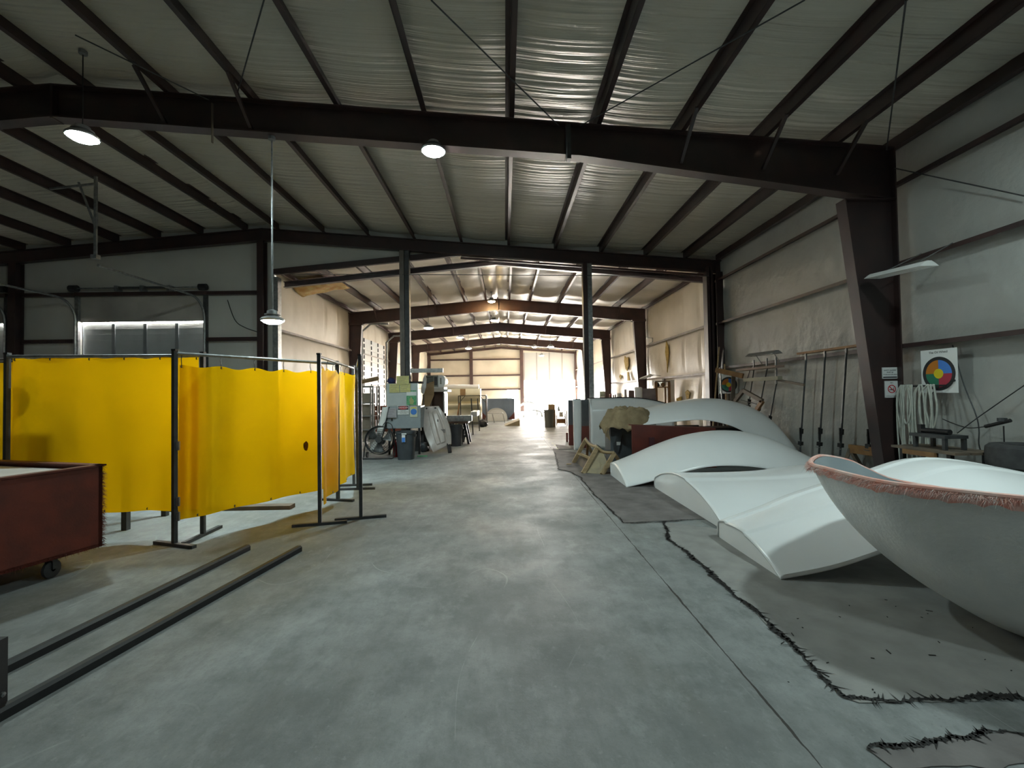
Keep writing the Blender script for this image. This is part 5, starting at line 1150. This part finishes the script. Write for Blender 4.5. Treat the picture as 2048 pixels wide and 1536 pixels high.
build('smoke_curl', MB().tube(catmull([(cxm+.030,Yc-.0055,czm-.005),(cxm+.034,Yc-.0055,czm+.008),(cxm+.022,Yc-.0055,czm+.012),(cxm+.026,Yc-.0055,czm+.024)],10),.003,5), INK, t)
build('red_slash', MB().bar((cxm-rr*.62,Yc-.008,czm+rr*.62),(cxm+rr*.62,Yc-.008,czm-rr*.62),.003,.011), REDINK, t)
# white light reflections on the column, positions only, nothing drawn
for k,(x,y,r) in enumerate(((1786,878,.045),(1758,872,.03))):
    q=A(x,y,Yc-.001); 
# colour wheel posters
def wheel_poster(c,s,rz,label,mode):
    """poster on a vertical face; c = centre, s = width, local axes: right r, up z, out o"""
    r=Vector((math.cos(rz),math.sin(rz),0)); o=Vector((math.sin(rz),-math.cos(rz),0)); up=Vector((0,0,1)); c=Vector(c)
    t=thing('wheel_poster',label,'poster',c-up*s*.6)
    P=lambda a,b,d=0: c+r*a*s+up*b*s+o*d
    build('sheet', MB().prism([P(-.5,-.58),P(.5,-.58),P(.5,.58),P(-.5,.58)],o*.006), PAPER, t)
    def sector(a0,a1,r0,r1,d,n=16): return MB().prism([P(r1*math.cos(a0+(a1-a0)*k/n),r1*math.sin(a0+(a1-a0)*k/n)-.07,d) for k in range(n+1)]+[P(r0*math.cos(a1+(a0-a1)*k/n),r0*math.sin(a1+(a0-a1)*k/n)-.07,d) for k in range(n+1)],o*.002)
    for k in range(4): build('black_ring', sector(PI/2*k,PI/2*(k+1),.36,.45,.007), INK, t)
    for k,m in enumerate((BLUEINK,ORANGE,TEAL,CRIMSON)): build('segment', sector(PI/2*k,PI/2*(k+1),.13,.36,.007), m, t)
    for k in range(2): build('centre_disc', sector(PI*k,PI*(k+1),.0001,.13,.0085), YELLOW, t)
    rot=Matrix((r,up,o)).transposed().to_euler()
    text('The Oil Wheel',s*.085,INK,t,P(0,.50,.0075),rot)
    for k in range(4):
        a_=PI/2*k+PI/2; build('divider_mark', MB().prism([P(.22*math.cos(a_+da)+0,.22*math.sin(a_+da)-.07,.0095) for da in (-.08,.08,.0)],o*.001), INK, t)
    build('bottom_arrow', MB().bar(P(.0,-.42,.009),P(-.2,-.62,.02),.012*s*3,.004), INK, t)
    return t
c=AX(1881,742,6.02); wheel_poster((6.0,c.y,c.z),.52,-PI/2,'colour wheel poster on the wall beside the big column',0)
c=A(1457,767,12.2); wheel_poster((A(1457,767,11.9).x,11.9,A(1457,767,11.9).z),.46,-.35,'smaller far colour wheel poster among the timber in the corner',0)
ps=bpy.data.objects['wheel_poster.001']
build('backing_stick', MB().bar((A(1457,767,11.93).x,11.95,0.0),(A(1457,767,11.93).x,11.93,2.0),.05,.03), OLDWOOD, ps)
# hose bundle on a hook bar
ya,yb=AX(1806,770,5.95).y,AX(1884,770,5.95).y; zh_=AX(1840,772,5.95).z
t=thing('hose_bundle','bundle of off white hoses hung on a bar right of the big column','hose bundle',(5.95,(ya+yb)/2,.3))
build('hook_bar', MB().cyl((5.93,ya+.05,zh_),(5.93,yb-.08,zh_),.012,n=8), BLACKM, t); build('hook', MB().tube([(5.93,yb-.08,zh_),(5.95,yb-.13,zh_+.05),(6.03,yb-.14,zh_+.08)],.012,6), BLACKM, t)
build('hook', MB().tube([(5.93,ya+.02,zh_),(6.03,ya+.02,zh_+.02)],.012,6), BLACKM, t)
rnd=random.Random(4)
for k in range(12):
    y=ya+(yb-ya)*(.04,.07,.10,.16,.22,.27,.33,.50,.56,.74,.80,.86)[k]; low=zh_-(1.2,.62,1.1,.95,.55,1.25,.8,.9,1.2,.7,.95,.6)[k]; wd=rnd.uniform(.03,.12); x=5.90+.02*rnd.random()
    pts=catmull([(x,y,zh_+.02),(x-.02,y+wd,zh_-.12),(x-.03,y+wd*1.1,(zh_+low)/2),(x-.03,y+wd*.6,low+.1),(x-.04,y,low),(x-.05,y-wd*.6,low+.1),(x-.04,y-wd*.8,(zh_+low)/2),(x-.03,y-wd*.5,zh_-.12),(x,y,zh_+.02)],36)
    build('hose_loop', MB().tube(pts,.012,6), ROPE, t, smooth='all')
# stand with vice roller, table
t=thing('plank_table','rough plank table below the hose bundle','table',(5.6,5.9,0))
zt=AX(1880,897,5.6).z; y0,y1=AX(1950,905,5.6).y,AX(1816,890,5.6).y
for k in range(3): build('plank', MB().b2((5.36+.2*k,y0,zt-.03),(5.54+.2*k,y1+.04*k,zt)), OLDWOOD, t)
build('apron', MB().b2((5.34,(y0+y1)/2-.2,zt-.09),(5.38,(y0+y1)/2+.25,zt-.03)), ORWOOD, t)
for x in (5.42,5.86):
    for y in (y0+.12,y1-.12): build('leg', MB().b2((x-.025,y-.025,0),(x+.025,y+.025,zt-.03)), BLACKM, t)
build('brace', MB().bar((5.42,y1-.12,.15),(5.42,(y0+y1)/2,zt-.06),.03,.03), BLACKM, t)
t=thing('steel_stool_stand','small dark steel stand with a roller on the plank table','stand',(5.6,6.05,zt))
y2,y3=AX(1913,870,5.6).y,AX(1840,870,5.6).y; zs=AX(1876,868,5.6).z
build('stand_top', MB().b2((5.45,y2,zs-.04),(5.75,y3,zs)), DGREY, t)
for x in (5.48,5.72):
    for y in (y2+.03,y3-.06): build('leg', MB().b2((x-.02,y-.02,zt),(x+.02,y+.02,zs-.04)), DGREY, t)
build('roller', MB().cyl((5.6,y2+.08,zs+.035),(5.6,y3-.05,zs+.035),.034,n=14), BLACKM, t, smooth=True); build('roller_crank', MB().b2((5.57,y3-.05,zs),(5.63,y3,zs+.11)), BLACKM, t)
tag(build('board_offcut', MB().b2((5.80,AX(1955,920,5.85).y,0),(5.85,AX(1905,920,5.85).y,.42)), OLDWOOD),'dull brown board standing under the plank table','board')
# roller bar hung on cords
q0,q1=AX(1971,853,5.9),AX(2021,841,5.9)
t=thing('hanging_roller_bar','dark roller bar on a cord in front of the right wall','roller bar',(5.9,(q0.y+q1.y)/2,q0.z))
build('bar_tube', MB().cyl(q0,q1,.022,n=10), BLACKM, t); m_=(q0+q1)/2; build('bar_bracket', MB().lathe([(.02,-.02),(.045,-.02),(.045,.02),(.02,.02)],m_+Vector((0,-.05,.05)),12), DGREY, t)
g=AX(2007,852,5.9); build('bar_stem', MB().cyl(g,(5.9,g.y,0.0),.008,n=6), BLACKM, t)
q=AX(1885,838,6.1); build('bar_cord', MB().tube(catmull([q0,AX(1940,856,6.0),AX(1915,850,6.05),q],16),.006,5), BLACKM, t)
def cord(name,pts,r,m,label,cat): return tag(build(name,MB().tube(catmull(pts,30),r,6),m,smooth='all'),label,cat)
cord('power_cord',[AX(1905,690,6.1),AX(1913,720,6.1),AX(1930,775,6.08),AX(1952,830,6.05),AX(1958,860,6.05),AX(1958,890,6.05),AX(1970,920,6.05),AX(1985,930,6.0)],.008,DGREY,'grey cord hanging down the right wall to the tyres','cord')
cord('guy_wire',[AX(2080,750,6.1),AX(2048,771,6.05),AX(1960,832,5.95),AX(1915,866,5.62)],.006,BLACKM,'dark wire slanting from the right wall to the plank table','wire')
# tyres
def tyre(c,r,w,rot,label):
    t=thing('tyre',label,'tyre',Vector(c)); M=Euler(rot).to_matrix(); prof=[(r*.58,-w*.40),(r*.70,-w*.5),(r*.90,-w*.48),(r*.985,-w*.38),(r,-w*.2),(r,w*.2),(r*.985,w*.38),(r*.90,w*.48),(r*.70,w*.5),(r*.58,w*.40)]
    mb=MB().lathe(prof,(0,0,0),40); mb.v=[Vector(c)+M@v for v in mb.v]; build('carcass',mb,RUBBER,t,smooth=True,solid=.02,off=-1 if False else 0)
    for k in range(4):
        h=-w*.24+w*.16*k; mb=MB().lathe([(r*1.0,h-.008),(r*1.012,h),(r*1.0,h+.008)],(0,0,0),40); mb.v=[Vector(c)+M@v for v in mb.v]; build('tread_rib',mb,RUBBER,t,smooth=True)
    return t
tyre((5.86,4.98,.70),.33,.27,(0,0,0),'topmost tyre of the stack at the right edge')
tyre((5.78,4.99,.41),.34,.26,(0,0,.4),'middle tyre of the stack at the right edge, shifted towards the aisle')
tyre((5.84,5.0,.14),.33,.27,(0,0,0.3),'lowest tyre of the stack at the right edge')
# clamps hung on a rail along the wall
y0,y1=AX(1745,705,5.95).y,AX(1605,716,5.95).y; zr=2.20
tag(build('timber_rail', MB().b2((5.90,y0,zr),(6.02,y1+.1,zr+.04)), ORWOOD),'long orange timber rail the four pipe clamps hang from','rail')
def clamp(x0,y0_,x1,y1_,label,xx=5.93,r=.017):
    a=AX(x0,y0_,xx); b=AX(x1,y1_,xx-.04); t=thing('pipe_clamp',label,'clamp',b)
    build('pipe', MB().cyl(a,b,r,n=8), DGREY, t, smooth=True); d=(b-a).normalized()
    j=a+(b-a)*.74; build('sliding_jaw', MB().bar(j,j+d*.10,.04,.06), BLACKM, t); build('jaw_plate', MB().bar(j+Vector((-.03,0,.02)),j+Vector((-.03,0,-.22)),.02,.025), BLACKM, t)
    e=a+(b-a)*.88; build('tail_jaw', MB().bar(e,e+d*.07,.06,.075), BLACKM, t); build('screw_handle', MB().cyl(e+d*.1+Vector((-.03,-.05,0)),e+d*.1+Vector((-.03,.05,0)),.007,n=6), GALV, t)
    build('top_hook', MB().b2((a.x-.015,a.y-.015,a.z-.02),(a.x+.015,a.y+.015,max(a.z+.02,2.215))), GALV, t)
clamp(1612,719,1600,905,'first pipe clamp of four, farthest along the timber rail')
clamp(1650,712,1638,907,'second pipe clamp of four counted from the far end of the rail')
clamp(1693,704,1680,911,'third pipe clamp of four counted from the far end of the rail')
clamp(1748,712,1736,912,'fourth pipe clamp of four, half behind the big column')
clamp(1508,738,1496,820,'short pipe clamp at the corner end of the red shelf',r=.014)
clamp(1534,738,1515,838,'pipe clamp hung behind the tilted timber bracket',r=.014)
clamp(1553,766,1537,855,'pipe clamp right of the tilted timber bracket',r=.014)
a,b=AX(1478,739,5.9),AX(1558,733,5.9)
tag(build('wall_shelf', MB().b2((5.82,b.y,b.z-.02),(6.02,a.y,b.z+.03)), mat('dusty pink shelf',(0.28,0.20,0.16),0.8)),'dusty shelf board on the right wall under the dark shop light','shelf')
a,b=AX(1490,757,5.85),AX(1560,756,5.85)
tag(build('timber_beam', MB().b2((5.80,b.y,b.z-.04),(5.90,a.y,b.z+.04)), mat('pale grey timber',(0.27,0.25,0.18),0.8)),'pale timber lying across the hung clamps','timber')
tag(build('thin_batten', MB().bar(AX(1556,760,5.9),AX(1608,770,5.9),.03,.05), OLDWOOD),'thin dark batten reaching to the first long clamp','batten')
tag(build('timber_beam', MB().bar(A(1432,740,11.6),A(1486,752,11.0),.06,.12), ORWOOD),'orange timber poking out of the corner above the far poster','timber')
# tilted wooden frame
cs=[AX(1470,803,5.8),AX(1487,781,5.8),AX(1525,802,5.8),AX(1510,825,5.8)]
t=thing('timber_bracket','tilted brown open timber bracket hung on the right wall above the tallest shell','frame',cs[3])
for i in range(3): build('frame_rail', MB().bar(cs[i],cs[i+1],.05,.10,up=(1,0,0)) if False else MB().bar(cs[i],cs[i+1],.06,.09,up=(0,0,1)), (OLDWOOD,OLDWOOD,ORWOOD)[i], t)
build('cross_wire', MB().cyl(AX(1482,800,5.8),AX(1513,808,5.8),.01,n=6), BLACKM, t)
build('hanger', MB().cyl(cs[1],Vector((6.0,cs[1].y,2.06)),.008,n=5), BLACKM, t)
# sticks in the corner
for k,(x0,y0_,x1,y1_,Y,m,lab) in enumerate(((1438,694,1430,800,12.35,WOOD,'pale stick leaning beside the right jamb'),(1447,696,1440,800,12.3,BLACKM,'dark board standing in the right corner of the opening'),(1440,735,1444,800,11.8,GALV,'galvanised rod leaning before the far poster'),(1449,728,1452,800,11.95,WOOD,'short pale batten standing left of the far poster'),(1467,752,1466,800,11.7,OLDWOOD,'grey plank standing right of the far poster'))):
    a=A(x0,y0_,Y); b=A(x1,y1_,Y); w=.03 if k!=1 else .10; d=(b-a); e=a+d*((a.z-.01)/(a.z-b.z))
    tag(build('leaning_stick', MB().bar(a,e,w,.03 if k!=4 else .1), m),lab,'stick')
# shop lights
def shop_light(p0,p1,m,label,lit=None,hang=None,w=.2):
    p0,p1=Vector(p0),Vector(p1); t=thing('shop_light',label,'lamp',(p0+p1)/2); d=(p1-p0).normalized(); s=Vector((-d.y,d.x,0))
    prof=[(-w/2,-.05),(-w/4,.0),(-.03,.02),(.03,.02),(w/4,.0),(w/2,-.05),(w/2-.006,-.05),(w/4-.004,-.008),(-w/4+.004,-.008),(-w/2+.006,-.05)]
    build('hood', MB().prism([p0+s*a_+Vector((0,0,b_)) for a_,b_ in prof],p1-p0), m, t)
    for q in (-.05,.05): build('tube', MB().cyl(p0+s*q+Vector((0,0,-.03)),p1+s*q+Vector((0,0,-.03)),.014,n=8), WHITEP, t)
    for q in (p0,p1): build('end_plate', MB().prism([q+s*a_+Vector((0,0,b_)) for a_,b_ in ((-w/2,-.05),(-w/4,0),(-.03,.02),(.03,.02),(w/4,0),(w/2,-.05))],d*.008), m, t)
    if hang:
        for q in hang: build('hanger', MB().cyl(q[0],q[1],.008,n=6), GALV, t)
    return t
p0,p1=A(1744,551,6.62),A(1870,524,5.72); p1.x=p0.x
shop_light(p0,p1,WHITEP,'white hooded shop light in front of the big column',hang=[(p0.lerp(p1,.3)+Vector((0,0,.02)),Vector((6.03,p0.lerp(p1,.3).y,3.43))),(p0.lerp(p1,.8)+Vector((0,0,.02)),Vector((6.03,p0.lerp(p1,.8).y,3.43)))],w=.26)
a,b=AX(1500,709,5.75),AX(1554,702,5.75)
shop_light(a,b,mat('dusty lamp hood',(0.20,0.20,0.19),0.5,.3),'dark shop light on two wire legs above the dusty shelf',hang=[(a.lerp(b,.2),Vector((5.9,a.lerp(b,.2).y,2.1))),(a.lerp(b,.85),Vector((5.9,a.lerp(b,.85).y,2.1)))],w=.24)
a,b=AX(1283,756,5.6),AX(1301,749,5.6)
shop_light(a,b,WHITEP,'small white shop light before the first far column on the right',hang=[(a,Vector((6.0,a.y,2.1))),(b,Vector((6.0,b.y,2.1)))],w=.24)
# low timber and brackets along the foot of the right wall
t=thing('timber_trestle','orange timber trestle on the floor left of the big column','trestle',(5.6,7.6,0))
q=AX(1700,897,5.9); r=AX(1760,905,5.9)
build('top_rail', MB().bar((5.9,q.y,q.z),(5.9,r.y,r.z),.06,.14), ORWOOD, t); build('leg', MB().bar((5.9,q.y,q.z),(5.8,q.y+.1,.01),.07,.05), OLDWOOD, t); build('leg', MB().bar((5.9,q.y,q.z),(5.95,q.y-.3,.01),.07,.05), OLDWOOD, t); build('leg', MB().bar((5.9,r.y,r.z),(5.85,r.y,.01),.07,.05), OLDWOOD, t)
for k,(x0,y0_,x1,y1_) in enumerate(((1560,893,1640,903),(1590,908,1650,915),(1640,912,1700,920))):
    a,b=AX(x0,y0_,5.7+.08*k),AX(x1,y1_,5.7+.08*k); a.z=b.z=.03+.055*(2-k); tag(build('timber_offcut', MB().bar(a,b,.1,.05), (OLDWOOD,WOOD,ORWOOD)[k]),('dark offcut of timber','pale offcut of timber','orange offcut of timber')[k]+' at the foot of the right wall','timber')
# wall foam scars in the far shop
def wall_patch(pts,label,X=6.06):
    ps=[AX(x,y,X) for x,y in pts]; c=sum(ps,Vector())/len(ps); t=build('foam_patch', MB().prism(ps,(.03,0,0)), FOAM); tag(t,label,'foam patch')
wall_patch([(1249,712),(1252,716),(1256,714),(1257,730),(1254,742),(1251,738),(1248,722)],'upper yellow foam patch between the two far right columns')
wall_patch([(1254,744),(1257,744),(1260,763),(1255,763)],'lower yellow foam strip between the two far right columns')
wall_patch([(1332,682),(1335,690),(1337,705),(1335,730),(1334,745),(1333,725),(1330,705)],'long thin foam scar on the cream wall beyond the opening')
wall_patch([(1370,784),(1374,780),(1379,786),(1377,797),(1373,798)],'small brown foam lump low on the cream wall')
wall_patch([(1352,797),(1362,793),(1363,805),(1354,806)],'pale foam lump beside the brown one on the cream wall')
wall_patch([(1238,753),(1240,749),(1243,753),(1241,759)],'tiny green scrap on the far cream wall')
tag(build('metal_pipe', MB().tube([AX(1292,675,6.08),AX(1305,676,5.95),AX(1305,684,5.95),AX(1298,688,6.08)],.012,6),GALV),'bent conduit on the cream wall at the high girt','conduit')
# shield, meter box, clutter bench on the far right
q=AX(1208,775,6.08); t=thing('shield_sign','black shield sign with a white mark on the far right wall','sign',q)
P=lambda y,z,d=0: (6.08-d,q.y-y,q.z+z)
build('shield', MB().prism([P(-.75,.35),P(0,.28),P(.75,.35),P(.7,-.1),P(0,-.38),P(-.7,-.1)],(-.03,0,0)), INK, t)
build('shield_mark', MB().prism([P(-.4,-.02,.032),P(0,.1,.032),P(.4,-.02,.032),P(0,-.1,.032)],(-.008,0,0)), PAPER, t)
yy=AX(1206,790,5.6).y; a,b=A(1199,783,yy),A(1213,797,yy)
t=thing('meter_cabinet','pale green metal cabinet by the second far column','cabinet',((a.x+b.x)/2,yy,0)); build('body', MB().b2((a.x,yy,0),(b.x,yy+.5,a.z)), mat('pale green enamel',(0.36,0.42,0.33),0.5), t); build('panel', MB().b2((a.x+.08,yy-.01,a.z-.5),(b.x-.12,yy,a.z-.28)), PAPER, t); build('slot', MB().b2((a.x+.05,yy-.008,a.z-.22),(b.x-.05,yy,a.z-.2)), INK, t)
t=thing('clutter_bench','long wooden bench along the right wall behind the standing shells','bench',(5.2,16.5,0))
build('bench_top', MB().b2((3.95,13.9,.86),(5.35,18.4,.92)), OLDWOOD, t)
for y in (14.0,16.1,18.3):
    for x in (4.0,5.3): build('leg', MB().b2((x-.04,y-.04,0),(x+.04,y+.04,.86)), OLDWOOD, t)
def on_bench(x0,y0_,x1,Y,name,m,label,cat,dep=.3,shape='box'):
    a=A(x0,y0_,Y); b=A(x1,y0_,Y); X0,X1=a.x,b.x
    if shape=='cyl': o_=MB().lathe([(.001,.92),((X1-X0)/2,.92),((X1-X0)/2,a.z-.03),((X1-X0)/2*.6,a.z),(.001,a.z)],((X0+X1)/2,Y+.1,0),16)
    else: o_=MB().b2((X0,Y,.92),(X1,Y+dep,a.z))
    return tag(build(name,o_,m,smooth=(shape=='cyl')),label,cat)
on_bench(1270.5,774,1286,15.0,'white_pail',WHITEP,'white pail on the bench behind the standing shells','pail',shape='cyl')
t=on_bench(1235,786,1244,17.8,'striped_can',WHITEP,'white can with black bands on the far end of the bench','can',shape='cyl')
q=A(1239.5,790,17.8)
for k in range(3): build('black_band', MB().lathe([(.105,1.02+.12*k),(.108,1.05+.12*k),(.105,1.08+.12*k)],(t.location.x,17.9,0),16), INK, t)
BRN=mat('brown stained sheet',(0.12,0.07,0.065),0.6,0,.5,4,col2=(0.2,0.16,0.15))
for k,(x0,y0_,x1,Y,m,lab) in enumerate(((1247,779,1254,16.8,BEIGE,'beige sheet leaning left of the brown ones on the bench'),(1256,781,1272,16.6,BRN,'broad brown sheet on the bench left of the white pail'),(1273,778,1281,15.4,BRN,'narrow brown sheet below the white pail'),(1284,777,1312,15.0,mat('grey brown sheet',(0.21,0.18,0.175),0.5,0,.5,3,col2=(0.12,0.09,0.09)),'large grey brown sheet on the bench right of the white pail'))):
    a=A(x0,y0_,Y); b=A(x1,y0_,Y); tag(build('leaning_sheet', MB().prism([(a.x,Y-.08,.92),(b.x,Y-.08,.92),(b.x,Y+.08,a.z),(a.x+.05,Y+.08,a.z)],(0,.02,0)), m),lab,'sheet')
for k,(x0,y0_,x1,m,lab) in enumerate(((1220,788,1225,REDPRIM,'red bottle at the far end of the bench'),(1226.5,790,1229.5,WOOD,'pale bottle beside the red one on the bench'),(1230.5,789,1233,INK,'thin black bottle on the bench beside the striped can'))):
    on_bench(x0,y0_,x1,18.1,'bottle',m,lab,'bottle',shape='cyl')
# wooden shelf frame
Y=15.6
t=thing('shelf_unit','reddish wooden shelf unit standing before the cream wall','shelf',(A(1325,800,Y).x,Y,0))
for x in (1311,1337): q=A(x,764,Y); build('post', MB().b2((q.x-.05,Y-.05,0),(q.x+.05,Y+.05,q.z)), ORWOOD, t)
q0,q1=A(1309,763,Y),A(1339,761,Y); build('top_board', MB().b2((q0.x,Y-.08,q0.z-.02),(q1.x,Y+.12,q0.z+.02)), OLDWOOD, t)
q0,q1=A(1309,774,Y),A(1336,774,Y); build('shelf_board', MB().b2((q0.x,Y-.08,q0.z-.03),(q1.x,Y+.12,q0.z+.01)), ORWOOD, t)
q=A(1330,785,Y); build('post', MB().b2((q.x-.03,Y-.03,0),(q.x+.03,Y+.03,q0.z)), ORWOOD, t)
zz=q0.z+.01
for k,(x,lab) in enumerate(((1315,'dark lump of parts on the reddish shelf unit, near its outer post'),(1326,'small brown part on the reddish shelf unit'))):
    q=A(x,773,Y); blob('machine_part',(q.x,Y,zz+.07),(.07,.05,.075),(BLACKM,ORWOOD)[k],lab,'machine part',k+20,8,.3)
q=A(1345,775,16.5); tag(build('hung_white_sheet', MB().b2((A(1341,770,16).x,16.0,0.0),(A(1349,770,16).x,16.03,A(1345,760,16).z)), WHITEP),'tall white strip of sheet right of the reddish shelf unit','sheet')
tag(build('instrument_board', MB().b2((6.03,18.35-1.2,1.75),(6.1,18.35,2.0)), WHITEP),'pale board with gauges on the wall above the far bench','board')
# bracing rods under the roof and wires
def rod(p,q,label,r=.009): return tag(build('bracing_rod', MB().cyl(p,q,r,n=6), DGREY),label,'rod')
zq=5.55
rod(A(1118,252,6.68),G(862,0,5.85),'thin bracing rod running back left from the middle of the big rafter')
rod(A(1160,252,6.68),G(1610,0,5.42),'thin bracing rod running back right from the middle of the big rafter')
rod(A(472,196,6.68),G(528,0,6.02),'thin bracing rod going up to the left ceiling purlins')
rod(A(418,200,6.68),G(150,70,6.05),'thin bracing rod slanting over the glaring left lamp')
rod(A(1773,300,6.68),G(1812,0,5.3),'thin bracing rod by the top of the big column')
rod(Vector((6.0,6.7,4.85)),AX(2048,392,6.1),'thin rod slanting down the right wall from the column top')
rod(A(545,548,12.5),A(1418,552,12.5),'level tie rod across the big opening under the header')
# galvanised drop hanger with stay
t=thing('drop_hanger','galvanised drop hanger holding the roller door track from the roof','hanger',A(191,515,9.3))
q=A(191,512,9.3); top=Vector((q.x,9.3,roofN(q.x)-.21)); build('drop_angle', MB().b2((q.x-.025,9.28,q.z),(q.x+.025,9.32,top.z)), GALV, t)
s1=A(75,380,9.3); s1.z=roofN(s1.x)-.21; m_=q.lerp(top,.92)
build('top_strut', MB().bar((q.x,9.3,top.z-.15),A(100,378,9.3),.035,.035), GALV, t); build('stay', MB().bar(q+Vector((0,0,.6)),Vector((q.x-.35,9.3,top.z-.12)),.03,.03), GALV, t); build('end_joint', MB().b2((q.x-.06,9.25,q.z-.06),(q.x+.06,9.35,q.z+.02)), GALV, t)
tag(build('tie_clamp', MB().b2((A(1137,250,6.6).x-.03,6.58,A(1137,318,6.6).z),(A(1137,250,6.6).x+.03,6.69,A(1137,250,6.6).z)), DGREY),'thin upright strap clamped to the big rafter','strap')
tag(build('strap', MB().b2((A(418,240,6.6).x-.008,6.66,A(418,280,6.6).z),(A(418,240,6.6).x+.008,6.69,A(418,200,6.6).z)), OLDWOOD),'thin cord hanging down the face of the big rafter at left','cord')
cord('hanging_cable',[A(455,600,12.55),A(470,640,12.5),A(490,655,12.5),A(519,665,12.5)],.012,BLACKM,'black cable drooping on the partition left of the opening','cable')
